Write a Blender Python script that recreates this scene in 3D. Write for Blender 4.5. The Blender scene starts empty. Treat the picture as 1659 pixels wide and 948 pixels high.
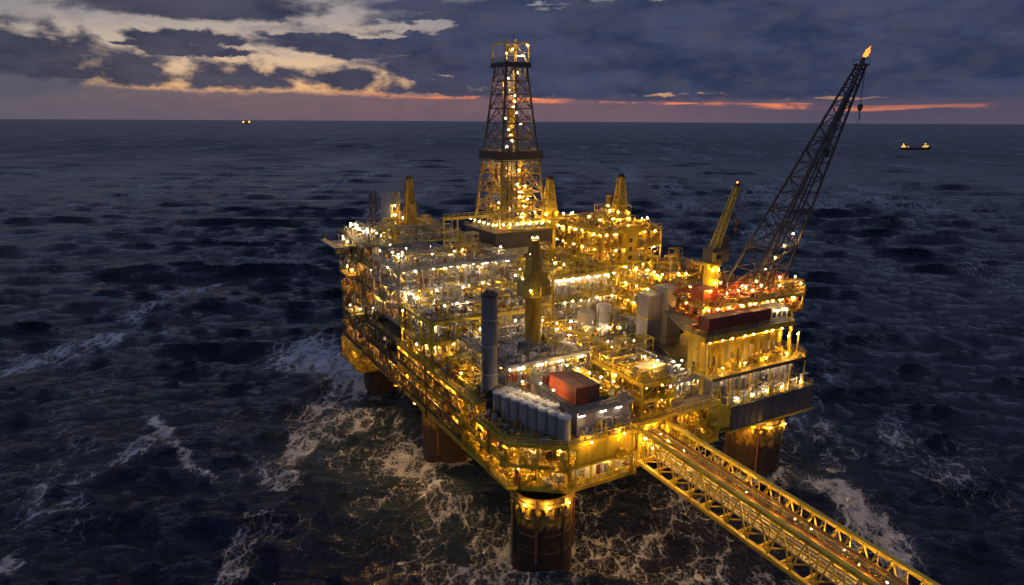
import bpy, math, random
import numpy as np
from mathutils import Vector, Matrix
R = math.radians
rng = random.Random(7)
sc = bpy.context.scene
COL = sc.collection

# ------------------------------------------------------------------ helpers
class MB:
    """collects simple shapes; build() links them as ONE mesh object"""
    def __init__(s):
        s.v = []; s.f = []; s.m = []; s.s = []
    def _add(s, vs, fs, mi=0, smooth=False):
        b = len(s.v); s.v.extend(vs)
        for f in fs:
            s.f.append([b + i for i in f]); s.m.append(mi); s.s.append(smooth)
        return s
    def box(s, x0, x1, y0, y1, z0, z1, mi=0):
        vs = [(x0,y0,z0),(x1,y0,z0),(x1,y1,z0),(x0,y1,z0),(x0,y0,z1),(x1,y0,z1),(x1,y1,z1),(x0,y1,z1)]
        return s._add(vs, [(0,3,2,1),(4,5,6,7),(0,1,5,4),(1,2,6,5),(2,3,7,6),(3,0,4,7)], mi)
    def bar(s, p, q, w, h=None, mi=0):
        h = h or w
        p = Vector(p); q = Vector(q); d = q - p
        if d.length < 1e-6: return s
        d.normalize()
        up = Vector((0,0,1)) if abs(d.z) < 0.95 else Vector((0,1,0))
        a = d.cross(up).normalized() * (w/2); b = a.cross(d).normalized() * (h/2)
        vs = [tuple(c + i*a + j*b) for c in (p,q) for i,j in ((-1,-1),(1,-1),(1,1),(-1,1))]
        return s._add(vs, [(0,1,2,3),(7,6,5,4),(0,4,5,1),(1,5,6,2),(2,6,7,3),(3,7,4,0)], mi)
    def cyl(s, p, q, r0, r1=None, n=10, mi=0, caps=True):
        r1 = r0 if r1 is None else r1
        p = Vector(p); q = Vector(q); d = (q-p).normalized()
        up = Vector((0,0,1)) if abs(d.z) < 0.95 else Vector((1,0,0))
        a = d.cross(up).normalized(); b = a.cross(d)
        ra = []; rb = []
        for i in range(n):
            t = 2*math.pi*i/n; o = a*math.cos(t) + b*math.sin(t)
            ra.append(tuple(p+o*r0)); rb.append(tuple(q+o*r1))
        s._add(ra+rb, [(i,n+i,n+(i+1)%n,(i+1)%n) for i in range(n)], mi, True)
        if caps:
            s._add(ra, [tuple(range(n))], mi)
            s._add(rb, [tuple(reversed(range(n)))], mi)
        return s
    def tube(s, pts, r, n=6, mi=0):
        pts = [Vector(p) for p in pts]
        rings = []
        for i, p in enumerate(pts):
            d = Vector((0,0,0))
            if i: d += (pts[i]-pts[i-1]).normalized()
            if i < len(pts)-1: d += (pts[i+1]-pts[i]).normalized()
            if d.length < 1e-6: d = Vector((0,0,1))
            d.normalize()
            up = Vector((0.123,0.31,0.94)).normalized()
            if abs(d.dot(up)) > 0.95: up = Vector((0.9,0.3,-0.2)).normalized()
            a = d.cross(up).normalized(); b = a.cross(d)
            k = r*(1.25 if 0 < i < len(pts)-1 else 1)
            rings.append([tuple(p + k*(a*math.cos(2*math.pi*j/n) + b*math.sin(2*math.pi*j/n))) for j in range(n)])
        vs = [v for ring in rings for v in ring]
        fs = []
        for i in range(len(rings)-1):
            for j in range(n):
                fs.append((i*n+j, (i+1)*n+j, (i+1)*n+(j+1)%n, i*n+(j+1)%n))
        s._add(vs, fs, mi, True)
        s._add(rings[0], [tuple(range(n))], mi); s._add(rings[-1], [tuple(reversed(range(n)))], mi)
        return s
    def lathe(s, c, prof, n=14, mi=0, smooth=True):
        vs = []
        for r, z in prof:
            for i in range(n):
                t = 2*math.pi*i/n; vs.append((c[0]+r*math.cos(t), c[1]+r*math.sin(t), c[2]+z))
        fs = []
        for k in range(len(prof)-1):
            for i in range(n):
                fs.append((k*n+i, k*n+(i+1)%n, (k+1)*n+(i+1)%n, (k+1)*n+i))
        s._add(vs, fs, mi, smooth)
        return s
    def prism(s, poly, z0, z1, mi=0):
        n = len(poly)
        vs = [(x,y,z0) for x,y in poly] + [(x,y,z1) for x,y in poly]
        fs = [tuple(reversed(range(n))), tuple(range(n,2*n))] + [(i,(i+1)%n,n+(i+1)%n,n+i) for i in range(n)]
        return s._add(vs, fs, mi)
    def build(s, name, mats, parent=None, loc=None):
        if not isinstance(mats, (list, tuple)): mats = [mats]
        if loc is not None: o3 = Vector(loc)
        elif parent is not None: o3 = Vector(parent.get('_base', (0,0,0)))
        else: o3 = Vector((0,0,0))
        me = bpy.data.meshes.new(name)
        me.from_pydata([(x-o3.x, y-o3.y, z-o3.z) for x,y,z in s.v], [], s.f)
        for m in mats: me.materials.append(m)
        me.polygons.foreach_set('material_index', s.m)
        me.polygons.foreach_set('use_smooth', s.s)
        me.update()
        o = bpy.data.objects.new(name, me); COL.objects.link(o)
        if parent is not None:
            o.parent = parent; o['_base'] = tuple(o3)
        else:
            o.location = o3; o['_base'] = tuple(o3)
        return o

def tag(o, label=None, cat=None, group=None, kind=None):
    if label: o['label'] = label
    if cat: o['category'] = cat
    if group: o['group'] = group
    if kind: o['kind'] = kind
    return o
def thing(name, label, cat, loc, group=None):
    o = bpy.data.objects.new(name, None); COL.objects.link(o)
    o.location = loc; o['_base'] = tuple(loc); o.empty_display_size = 0.5
    return tag(o, label, cat, group)
def copy_tree(o, parent=None):
    c = o.copy(); COL.objects.link(c)
    if parent is not None: c.parent = parent
    for ch in list(o.children): copy_tree(ch, c)
    return c

# ------------------------------------------------------------------ materials
def nodes_of(m):
    m.use_nodes = True
    return m.node_tree.nodes, m.node_tree.links
def paint(name, col, rough=0.5, metal=0.0, dirt=(0.05,0.035,0.02), amount=0.45, scale=0.35, streak=True, spec=0.4):
    m = bpy.data.materials.new(name); N, L = nodes_of(m)
    b = N['Principled BSDF']; b.inputs['Roughness'].default_value = rough; b.inputs['Metallic'].default_value = metal
    b.inputs['Specular IOR Level'].default_value = spec
    g = N.new('ShaderNodeNewGeometry')
    mp = N.new('ShaderNodeMapping'); mp.inputs['Scale'].default_value = (1,1,0.22 if streak else 1)
    L.new(g.outputs['Position'], mp.inputs['Vector'])
    n1 = N.new('ShaderNodeTexNoise'); n1.inputs['Scale'].default_value = scale; n1.inputs['Detail'].default_value = 6; n1.inputs['Roughness'].default_value = 0.65
    L.new(mp.outputs[0], n1.inputs['Vector'])
    n2 = N.new('ShaderNodeTexNoise'); n2.inputs['Scale'].default_value = scale*7; n2.inputs['Detail'].default_value = 4
    L.new(g.outputs['Position'], n2.inputs['Vector'])
    ad = N.new('ShaderNodeMath'); ad.operation = 'MULTIPLY_ADD'; ad.inputs[1].default_value = 0.45
    L.new(n2.outputs['Fac'], ad.inputs[0]); L.new(n1.outputs['Fac'], ad.inputs[2])
    r = N.new('ShaderNodeMapRange'); r.inputs['From Min'].default_value = 0.62; r.inputs['From Max'].default_value = 0.95
    r.inputs['To Min'].default_value = 0.0; r.inputs['To Max'].default_value = amount
    L.new(ad.outputs[0], r.inputs['Value'])
    mx = N.new('ShaderNodeMix'); mx.data_type = 'RGBA'
    mx.inputs['A'].default_value = (*col,1); mx.inputs['B'].default_value = (*dirt,1)
    L.new(r.outputs[0], mx.inputs['Factor']); L.new(mx.outputs['Result'], b.inputs['Base Color'])
    ro = N.new('ShaderNodeMapRange'); ro.inputs['To Min'].default_value = max(0.05, rough-0.12); ro.inputs['To Max'].default_value = min(1, rough+0.25)
    L.new(n2.outputs['Fac'], ro.inputs['Value']); L.new(ro.outputs[0], b.inputs['Roughness'])
    return m
def glow(name, col, strength):
    m = bpy.data.materials.new(name); N, L = nodes_of(m)
    b = N['Principled BSDF']; b.inputs['Base Color'].default_value = (*col,1)
    b.inputs['Emission Color'].default_value = (*col,1); b.inputs['Emission Strength'].default_value = strength
    return m
YEL = paint('yellow_paint', (0.64,0.43,0.022), 0.42, amount=0.6)
YELD = paint('worn_yellow_paint', (0.42,0.28,0.03), 0.5, dirt=(0.05,0.03,0.015), amount=0.85)
STEEL = paint('dark_steel', (0.06,0.055,0.055), 0.55, 0.2, dirt=(0.06,0.03,0.015))
GREY = paint('grey_steel', (0.27,0.26,0.26), 0.5, 0.1, dirt=(0.08,0.05,0.03))
MAUVE = paint('faded_grey_paint', (0.20,0.175,0.19), 0.6, dirt=(0.07,0.045,0.04))
STACK = paint('sooty_grey_paint', (0.135,0.118,0.112), 0.6, dirt=(0.04,0.03,0.025), amount=0.8)
WHITE = paint('white_paint', (0.58,0.54,0.49), 0.45, dirt=(0.2,0.13,0.08), amount=0.55)
CREAM = paint('cream_cladding', (0.40,0.34,0.25), 0.5, dirt=(0.18,0.11,0.06), amount=0.6)
RED = paint('red_oxide_paint', (0.50,0.085,0.02), 0.5, dirt=(0.08,0.03,0.02), amount=0.7)
MAROON = paint('maroon_paint', (0.16,0.035,0.03), 0.55, dirt=(0.04,0.02,0.02), amount=0.7)
BROWN = paint('rusty_brown_paint', (0.25,0.09,0.03), 0.6, dirt=(0.06,0.03,0.02), amount=0.7)
DECK = paint('grey_deck_plate', (0.10,0.09,0.085), 0.6, dirt=(0.03,0.025,0.02), amount=0.85, scale=0.6, streak=False)
DECKY = paint('yellow_deck_plate', (0.26,0.18,0.05), 0.6, dirt=(0.05,0.04,0.03), amount=0.85, scale=0.5, streak=False)
GRATE = paint('brown_grating', (0.16,0.10,0.06), 0.65, dirt=(0.04,0.03,0.02), amount=0.7, scale=0.8, streak=False)
FASC = paint('slate_fascia', (0.085,0.075,0.085), 0.6, dirt=(0.04,0.035,0.035), amount=0.7)
GLASS = paint('dark_glass', (0.02,0.025,0.03), 0.1, amount=0.1)
BLACK = paint('black_rubber', (0.02,0.02,0.02), 0.6, amount=0.1)
AMB = glow('amber_bulb', (1.0,0.55,0.10), 1500)
WRM = glow('warm_white_bulb', (1.0,0.73,0.36), 700)
WHT = glow('white_tube', (1.0,0.82,0.56), 46)
AMB2 = glow('amber_reflector_bulb', (1.0,0.55,0.10), 1500); WRM2 = glow('warm_reflector_bulb', (1.0,0.72,0.36), 700)
AGLASS = glow('amber_shade', (1.0,0.50,0.07), 1.9); WGLASS = glow('warm_shade', (1.0,0.74,0.40), 1.9)
ADDED_STRIP = glow('added_amber_strip', (1.0,0.55,0.10), 300)  # glow of the unseen strips added along the bridge
FLOOD = glow('flood_lens', (1.0,0.48,0.11), 440)
REDL = glow('red_beacon', (1.0,0.08,0.02), 120)
FLAME = glow('flame', (1.0,0.25,0.025), 2.4)
def leg_mat():
    m = bpy.data.materials.new('leg_paint'); N, L = nodes_of(m); b = N['Principled BSDF']
    g = N.new('ShaderNodeNewGeometry'); sp = N.new('ShaderNodeSeparateXYZ'); L.new(g.outputs['Position'], sp.inputs[0])
    mp = N.new('ShaderNodeMapping'); mp.inputs['Scale'].default_value = (1,1,0.12); L.new(g.outputs['Position'], mp.inputs[0])
    n = N.new('ShaderNodeTexNoise'); n.inputs['Scale'].default_value = 0.9; n.inputs['Detail'].default_value = 7; L.new(mp.outputs[0], n.inputs['Vector'])
    n2 = N.new('ShaderNodeTexNoise'); n2.inputs['Scale'].default_value = 0.8; n2.inputs['Detail'].default_value = 8; n2.inputs['Roughness'].default_value = 0.7; L.new(g.outputs['Position'], n2.inputs['Vector'])
    a = N.new('ShaderNodeMath'); a.operation = 'MULTIPLY_ADD'; a.inputs[1].default_value = 5.0
    L.new(n.outputs['Fac'], a.inputs[0]); L.new(sp.outputs['Z'], a.inputs[2])
    r = N.new('ShaderNodeMapRange'); r.inputs['From Min'].default_value = 12.6; r.inputs['From Max'].default_value = 13.6; L.new(a.outputs[0], r.inputs['Value'])
    cr = N.new('ShaderNodeValToRGB'); cr.color_ramp.elements[0].position = 0.35; cr.color_ramp.elements[0].color = (0.012,0.009,0.008,1)
    cr.color_ramp.elements[1].position = 0.72; cr.color_ramp.elements[1].color = (0.075,0.04,0.022,1); L.new(n2.outputs['Fac'], cr.inputs[0])
    cy = N.new('ShaderNodeValToRGB'); cy.color_ramp.elements[0].position = 0.38; cy.color_ramp.elements[0].color = (0.07,0.045,0.02,1)
    cy.color_ramp.elements[1].position = 0.6; cy.color_ramp.elements[1].color = (0.40,0.23,0.025,1); L.new(n2.outputs['Fac'], cy.inputs[0])
    mx = N.new('ShaderNodeMix'); mx.data_type = 'RGBA'; L.new(r.outputs[0], mx.inputs['Factor']); L.new(cr.outputs[0], mx.inputs['A']); L.new(cy.outputs[0], mx.inputs['B'])
    L.new(mx.outputs['Result'], b.inputs['Base Color']); b.inputs['Roughness'].default_value = 0.55
    bp = N.new('ShaderNodeBump'); bp.inputs['Distance'].default_value = 0.25; bp.inputs['Strength'].default_value = 0.5
    L.new(n2.outputs['Fac'], bp.inputs['Height']); L.new(bp.outputs[0], b.inputs['Normal'])
    return m
LEG = leg_mat()

# ------------------------------------------------------------------ lamps
def bulb(mb, c, r, mi):
    c = Vector(c); vs = []; fs = []
    for z, k in ((-1,0),(-0.45,0.9),(0.45,0.9),(1,0)):
        for i in range(5):
            t = 2*math.pi*i/5; vs.append((c.x+r*k*math.cos(t), c.y+r*k*math.sin(t), c.z+r*z))
    for a in range(3):
        for i in range(5):
            j = (i+1) % 5
            if a == 0: fs.append((a*5, (a+1)*5+j, (a+1)*5+i))
            elif a == 2: fs.append((a*5+i, a*5+j, (a+1)*5))
            else: fs.append((a*5+i, a*5+j, (a+1)*5+j, (a+1)*5+i))
    mb._add(vs, fs, mi, True)
PROTO = {}
def proto_lamp(kind, col):
    m = ADDED_STRIP if kind == 'strip' else {'amber': AMB, 'warm': WRM, 'white': WHT, 'red': REDL}[col]
    mb = MB()
    if kind == 'bulkhead':
        mb.cyl((0,0,0.5),(0,0,0.24),0.10,0.24,8); mb.cyl((0,0,0.95),(0,0,0.5),0.05,0.05,5)
        bulb(mb,(0,0,0.08),0.15,1)
    elif kind == 'shaded':
        mb.cyl((0,0,0.62),(0,0,0.42),0.10,0.2,8); mb.cyl((0,0,0.95),(0,0,0.62),0.05,0.05,5)
        mb.lathe((0,0,0),[(0.34,-0.12),(0.36,0.05),(0.30,0.28),(0.18,0.42)],9,2); mb.lathe((0,0,0),[(0.16,0.40),(0.28,0.27),(0.33,0.05),(0.31,-0.11)],9,3)
        bulb(mb,(0,0,0.1),0.2,1)
    elif kind == 'post':
        mb.cyl((0,0,0),(0,0,3.4),0.09,0.07,6); mb.bar((0,0,3.4),(0.5,0,3.55),0.1); mb.cyl((0.55,0,3.75),(0.55,0,3.45),0.12,0.32,8)
        bulb(mb,(0.55,0,3.27),0.16,1)
    elif kind == 'strip':
        mb.box(-0.45,0.45,-0.05,0.05,-0.12,0.0); mb.box(-0.4,0.4,-0.07,0.07,0.01,0.12,1)
    elif kind == 'tube':
        mb.box(-0.75,0.75,-0.16,0.16,0.12,0.25); mb.box(-0.04,0.04,-0.04,0.04,0.25,0.7); mb.box(-0.7,0.7,-0.11,0.11,-0.08,0.12,1)
    me = mb.build('x', [STEEL, m] if kind != 'shaded' else [STEEL, {'amber': AMB2,'warm': WRM2}[col], {'amber': AGLASS,'warm': WGLASS}[col], WHITE]); d = me.data; bpy.data.objects.remove(me)
    return d
NL = [0]
def lamp(kind, col, x, y, z, label, group, rz=0.0, where=None):
    k = (kind if not (kind == 'bulkhead' and col in ('amber','warm') and rng.random() < 0.66) else 'shaded', col)
    if k not in PROTO: PROTO[k] = proto_lamp(kind, col)
    name = {'bulkhead': col+'_deck_lamp', 'post': col+'_lamp_post', 'tube': 'fluorescent_lamp', 'strip': 'added_strip_light'}[kind].replace('warm_','white_')
    for key, nm in (('derrick','derrick_lamp'),('crane','crane_lamp'),('bridge','bridge_lamp'),('cellar','underdeck_lamp'),('storey','balcony_lamp'),('fascia','balcony_lamp'),('drill floor','drill_floor_lamp'),('pipe rack','rack_lamp')):
        if key in group and kind not in ('tube','strip'): name = nm
    o = bpy.data.objects.new(name, PROTO[k]); COL.objects.link(o)
    o.location = (x,y,z); o.rotation_euler = (0,0,rz); NL[0] += 1
    return tag(o, label, {'bulkhead': 'deck lamp', 'post': 'lamp post', 'tube': 'strip light', 'strip': 'strip light'}[kind], group)

# ------------------------------------------------------------------ structural parts
def handrail(root, p, q, z, mat=YEL, h=1.25, step=2.0):
    mb = MB(); p = Vector((*p,0)); q = Vector((*q,0)); L = (q-p).length
    if L < 0.5: return
    n = max(1, round(L/step))
    for i in range(n+1):
        c = p.lerp(q, i/n); mb.bar((c.x,c.y,z),(c.x,c.y,z+h),0.11)
    for k, w in ((h,0.13),(h*0.52,0.09)):
        mb.bar((p.x,p.y,z+k),(q.x,q.y,z+k),w)
    mb.bar((p.x,p.y,z+0.1),(q.x,q.y,z+0.1),0.04,0.18)
    return mb.build('handrail', mat, root)
def stair(root, x, y, z0, z1, axis='y', sgn=1, mat=YEL):
    """one flight with treads and side rails"""
    mb = MB(); h = z1-z0; run = h*1.0
    dx, dy = (sgn,0) if axis == 'x' else (0,sgn)
    px, py = (0,1) if axis == 'x' else (1,0)
    for s in (-0.55,0.55):
        a = (x+px*s, y+py*s, z0); b = (x+px*s+dx*run, y+py*s+dy*run, z1)
        mb.bar(a,b,0.1,0.3); mb.bar((a[0],a[1],z0+1.1),(b[0],b[1],z1+1.1),0.09)
        for i in range(5):
            t = i/4; c = (a[0]+(b[0]-a[0])*t, a[1]+(b[1]-a[1])*t, z0+h*t)
            mb.bar(c,(c[0],c[1],c[2]+1.1),0.07)
    n = max(3,int(h/0.3))
    for i in range(n):
        t = (i+0.5)/n; cx = x+dx*run*t; cy = y+dy*run*t; cz = z0+h*t
        mb.box(cx-0.15-abs(px)*0.4, cx+0.15+abs(px)*0.4, cy-0.15-abs(py)*0.4, cy+0.15+abs(py)*0.4, cz-0.03, cz+0.03)
    return mb.build('stair', mat, root)
def wall_panel(root, p, q, z0, z1, mat, rib=2.4, t=0.18, name='wall_panel', door=True, lower=None, rnd=rng):
    p = Vector((*p,0)); q = Vector((*q,0)); d = (q-p); L = d.length; d.normalize(); nrm = Vector((d.y,-d.x,0))
    mb = MB(); 
    def slab(a, b, za, zb, off, th, mi=0):
        s = p+d*a+nrm*off; e = p+d*b+nrm*off; s2 = s-nrm*th; e2 = e-nrm*th
        mb.prism([(s2.x,s2.y),(e2.x,e2.y),(e.x,e.y),(s.x,s.y)][::-1] if False else [(s.x,s.y),(e.x,e.y),(e2.x,e2.y),(s2.x,s2.y)], za, zb, mi)
    slab(0,L,z0,z1,0,t)
    n = max(1,int(L/rib))
    for i in range(n+1):
        a = L*i/n; slab(max(0,a-0.07),min(L,a+0.07),z0+0.05,z1-0.05,0.1,0.12)
    if lower: slab(0.1,L-0.1,z0+0.06,z0+(z1-z0)*0.38,0.05,0.06,1)
    o = mb.build(name, [mat, lower or mat], root)
    if door:
        for i in range(max(1,int(L/7))):
            a = rnd.uniform(1,max(1.2,L-2)); m2 = MB(); p0 = p+d*a+nrm*0.14; p1 = p+d*(a+1.1)+nrm*0.14; p2 = p1-nrm*0.2; p3 = p0-nrm*0.2
            m2.prism([(p0.x,p0.y),(p1.x,p1.y),(p2.x,p2.y),(p3.x,p3.y)], z0+0.15, z0+2.5)
            m2.build('door', rnd.choice([MAROON,STEEL,GREY,YELD]), o)
    return o
PAL = {'yellow': [YEL,YEL,YEL,YELD,YELD,GREY,BROWN], 'mixed': [YEL,YELD,GREY,GREY,WHITE,MAUVE,CREAM,BROWN], 'white': [WHITE,WHITE,CREAM,GREY,MAUVE,CREAM,YELD],
       'dark': [STEEL,YELD,MAUVE,GREY,BROWN], 'red': [RED,RED,BROWN,MAROON,YELD,GREY]}
def pipe(root, b, mat, r=None, rnd=rng):
    x0,x1,y0,y1,z0,z1 = b
    r = r or rnd.choice([0.12,0.14,0.16,0.18,0.2,0.26,0.34])
    p = [rnd.uniform(x0,x1), rnd.uniform(y0,y1), z0 if rnd.random() < 0.5 else rnd.uniform(z0,z1)]
    pts = [tuple(p)]; last = None
    for i in range(rnd.randint(3,7)):
        ax = rnd.choice([a for a in (0,1,2) if a != last]); last = ax
        lo, hi = ((x0,x1),(y0,y1),(z0+0.2,z1))[ax]
        nv = rnd.uniform(lo,hi)
        if abs(nv-p[ax]) < 3*r: continue
        p[ax] = nv; pts.append(tuple(p))
    if len(pts) < 3: return
    mb = MB(); mb.tube(pts, r, 7)
    for i in range(len(pts)-1):                       # flanges
        a = Vector(pts[i]); c = Vector(pts[i+1]); d = c-a
        if d.length > 2.2:
            for t in ((0.3,) if d.length < 5 else (0.2,0.75)):
                m = a.lerp(c,t); dd = d.normalized()*0.1
                mb.cyl(m-dd, m+dd, r*1.75, n=8)
    return mb.build('pipe', mat, root)
def vessel_h(root, x, y, z, L, r, axis, mat):
    mb = MB(); d = Vector((1,0,0)) if axis == 'x' else Vector((0,1,0)); c = Vector((x,y,z+r+0.5))
    a = c-d*L/2; b = c+d*L/2
    mb.cyl(a,b,r,n=12,caps=False)
    for e, s in ((a,-1),(b,1)):
        mb.cyl(e, e+d*s*r*0.35, r, r*0.72, 12, caps=False); mb.cyl(e+d*s*r*0.35, e+d*s*r*0.55, r*0.72, r*0.15, 12)
    for t in (-0.3,0.3):
        k = c+d*L*t
        mb.box(k.x-(0.15 if axis=='x' else r*0.8), k.x+(0.15 if axis=='x' else r*0.8), k.y-(r*0.8 if axis=='x' else 0.15), k.y+(r*0.8 if axis=='x' else 0.15), z, z+r*0.7+0.3)
        mb.cyl(k-d*0.08, k+d*0.08, r*1.05, n=12)
    mb.cyl(c+Vector((0,0,r*0.8)), c+Vector((0,0,r+0.6)), 0.2, n=7)
    return mb.build('vessel', mat, root)
def vessel_v(root, x, y, z, h, r, mat):
    mb = MB(); mb.lathe((x,y,z),[(r*0.8,0),(r*0.8,0.35),(r,0.4),(r,h*0.5),(r*1.06,h*0.5),(r*1.06,h*0.54),(r,h*0.54),(r,h*0.82),(r*0.75,h*0.94),(r*0.25,h),(0.001,h)],12)
    mb.tube([(x+r*1.2,y,z),(x+r*1.2,y,z+h*0.7),(x+r*0.9,y,z+h*0.7)],0.1,6)
    return mb.build('vessel', mat, root)
def cabinet(root, x, y, z, a, b, h, mat):
    mb = MB(); mb.box(x-a/2,x+a/2,y-b/2,y+b/2,z+0.12,z+h); mb.box(x-a/2-0.08,x+a/2+0.08,y-b/2-0.08,y+b/2+0.08,z,z+0.11)
    mb.box(x-a/2-0.06,x+a/2+0.06,y-b/2-0.06,y+b/2+0.06,z+h+0.002,z+h+0.1)
    n = max(1,int(a/0.9))
    for i in range(n):
        u0 = x-a/2+a*i/n+0.06; mb.box(u0,u0+a/n-0.12,y-b/2-0.05,y-b/2-0.004,z+0.25,z+h-0.15)
    n = max(1,int(b/0.9))
    for i in range(n):
        v0 = y-b/2+b*i/n+0.06; mb.box(x-a/2-0.05,x-a/2-0.004,v0,v0+b/n-0.12,z+0.25,z+h-0.15)
    return mb.build('equipment_cabinet', mat, root)
def skid(root, x, y, z, a, b, h, mat, rnd=rng):
    mb = MB(); c = [(x-a/2,y-b/2),(x+a/2,y-b/2),(x+a/2,y+b/2),(x-a/2,y+b/2)]
    for i in range(4):
        p, q = c[i], c[(i+1)%4]
        mb.bar((*p,z),(*p,z+h),0.16)
        for k in (0.08,h*0.5,h): mb.bar((*p,z+k),(*q,z+k),0.15)
        if rnd.random() < 0.6: mb.bar((*p,z),(*q,z+h*0.5),0.1)
    mb.cyl((x-a*0.3,y,z+h*0.35),(x+a*0.3,y,z+h*0.35),min(b,h)*0.25,n=10)
    mb.box(x-a*0.3,x-a*0.05,y-b*0.3,y+b*0.3,z+0.05,z+h*0.8)
    for i in range(4):
        px = x+rnd.uniform(-a*0.4,a*0.4); mb.tube([(px,y-b*0.4,z),(px,y-b*0.4,z+h*0.7),(px,y+b*0.3,z+h*0.7)],0.09,6)
    return mb.build('equipment_skid', mat, root)
def manifold(root, x, y, z, n, h, axis, mat):
    mb = MB()
    for i in range(n):
        o = (i-(n-1)/2)*0.75; px, py = (x+o,y) if axis == 'x' else (x,y+o)
        mb.cyl((px,py,z),(px,py,z+h),0.13,n=7); mb.cyl((px,py,z+h*0.45),(px,py,z+h*0.45+0.35),0.27,n=8)
        mb.cyl((px,py,z+h*0.8),(px,py,z+h*0.8+0.1),0.3,n=8)
    o = n*0.4
    a, b = ((x-o,y,z+h),(x+o,y,z+h)) if axis == 'x' else ((x,y-o,z+h),(x,y+o,z+h))
    mb.cyl(a,b,0.2,n=8)
    return mb.build('manifold', mat, root)
def clutter(root, b, n, pal, rnd=rng):
    """equipment and pipes in the box b = x0,x1,y0,y1,z,height"""
    x0,x1,y0,y1,z,h = b; P = PAL[pal]
    for i in range(n):
        m = rnd.choice(P); k = rnd.random()
        x = rnd.uniform(x0+0.8,max(x0+0.9,x1-0.8)); y = rnd.uniform(y0+0.8,max(y0+0.9,y1-0.8))
        if k < 0.42: pipe(root, (x0+0.3,x1-0.3,max(y0+0.3,y-5),min(y1-0.3,y+5),z,z+h*0.92), m, rnd=rnd)
        elif k < 0.54:
            ax = 'x' if rnd.random() < 0.5 else 'y'; span = (x1-x0) if ax == 'x' else (y1-y0)
            L = min(rnd.uniform(2.5,5.5), span*0.6); r = min(rnd.uniform(0.5,1.1), h*0.3, ((y1-y0) if ax=='x' else (x1-x0))*0.3)
            if ax == 'x': x = min(max(x,x0+L*0.62),x1-L*0.62)
            else: y = min(max(y,y0+L*0.62),y1-L*0.62)
            vessel_h(root,x,y,z,L,r,ax,m)
        elif k < 0.68: vessel_v(root,x,y,z,h*rnd.uniform(0.5,0.88),rnd.uniform(0.45,0.95),m)
        elif k < 0.82: cabinet(root,x,y,z,rnd.uniform(1,2.6),rnd.uniform(1,2.2),h*rnd.uniform(0.3,0.7),m)
        elif k < 0.92: skid(root,x,y,z,rnd.uniform(2,3.4),rnd.uniform(1.6,2.6),h*rnd.uniform(0.35,0.75),m,rnd)
        else: manifold(root,x,y,z,rnd.randint(3,6),h*rnd.uniform(0.4,0.8),rnd.choice('xy'),m)
def pipework(root, b, n, pal, rnd=rng, name='pipework', rmax=0.16):
    """a tangle of thin pipes and cable runs nobody could count"""
    x0,x1,y0,y1,z0,z1 = b; mats = PAL[pal][:]; mb = MB()
    for i in range(n):
        cx = rnd.uniform(x0,x1); cy = rnd.uniform(y0,y1); hx = rnd.uniform(1.0,4.5); hy = rnd.uniform(1.0,4.5)
        bx = (max(x0,cx-hx),min(x1,cx+hx),max(y0,cy-hy),min(y1,cy+hy))
        p = [rnd.uniform(bx[0],bx[1]),rnd.uniform(bx[2],bx[3]),z0]; pts = [tuple(p)]; last = None
        zt = z0+(z1-z0)*rnd.random()**1.6
        seq = [2]+[rnd.choice((0,1,0,1,2)) for _ in range(rnd.randint(2,5))]
        for ax in seq:
            if ax == last: continue
            last = ax
            nv = rnd.uniform(bx[0],bx[1]) if ax == 0 else rnd.uniform(bx[2],bx[3]) if ax == 1 else rnd.uniform(z0+0.3,max(z0+0.5,zt))
            if abs(nv-p[ax]) < 0.35: continue
            q = p[:]; q[ax] = nv
            if len(pts) > 1 and rnd.random() < 0.5:      # rounded elbow
                d0 = Vector(pts[-1])-Vector(pts[-2]); 
            p = q; pts.append(tuple(p))
        if len(pts) > 2: mb.tube(pts, rnd.uniform(0.06,rmax), 5, rnd.randrange(len(mats)))
        if rnd.random() < 0.35:
            x = rnd.uniform(x0,x1); y = rnd.uniform(y0,y1); s = rnd.uniform(0.2,0.6); mb.box(x-s,x+s,y-s*0.8,y+s*0.8,z0,z0+rnd.uniform(0.4,1.6),rnd.randrange(len(mats)))
        if rnd.random() < 0.25:
            x = rnd.uniform(x0,x1); y = rnd.uniform(y0,y1); mb.cyl((x,y,z0),(x,y,z0+rnd.uniform(0.6,2.2)),rnd.uniform(0.15,0.45),n=7,mi=rnd.randrange(len(mats)))
    if mb.v: return tag(mb.build(name, mats, root),kind='stuff')
def inset(poly, d):
    n = len(poly); out = []
    for i in range(n):
        p0 = Vector(poly[i-1]); p1 = Vector(poly[i]); p2 = Vector(poly[(i+1)%n])
        e1 = (p1-p0).normalized(); e2 = (p2-p1).normalized(); n1 = Vector((-e1.y,e1.x)); n2 = Vector((-e2.y,e2.x))
        bis = (n1+n2).normalized(); k = d/max(0.3,bis.dot(n1)); q = p1+bis*k; out.append((q.x,q.y))
    return out
def rect(x0,x1,y0,y1): return [(x0,y0),(x1,y0),(x1,y1),(x0,y1)]
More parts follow.
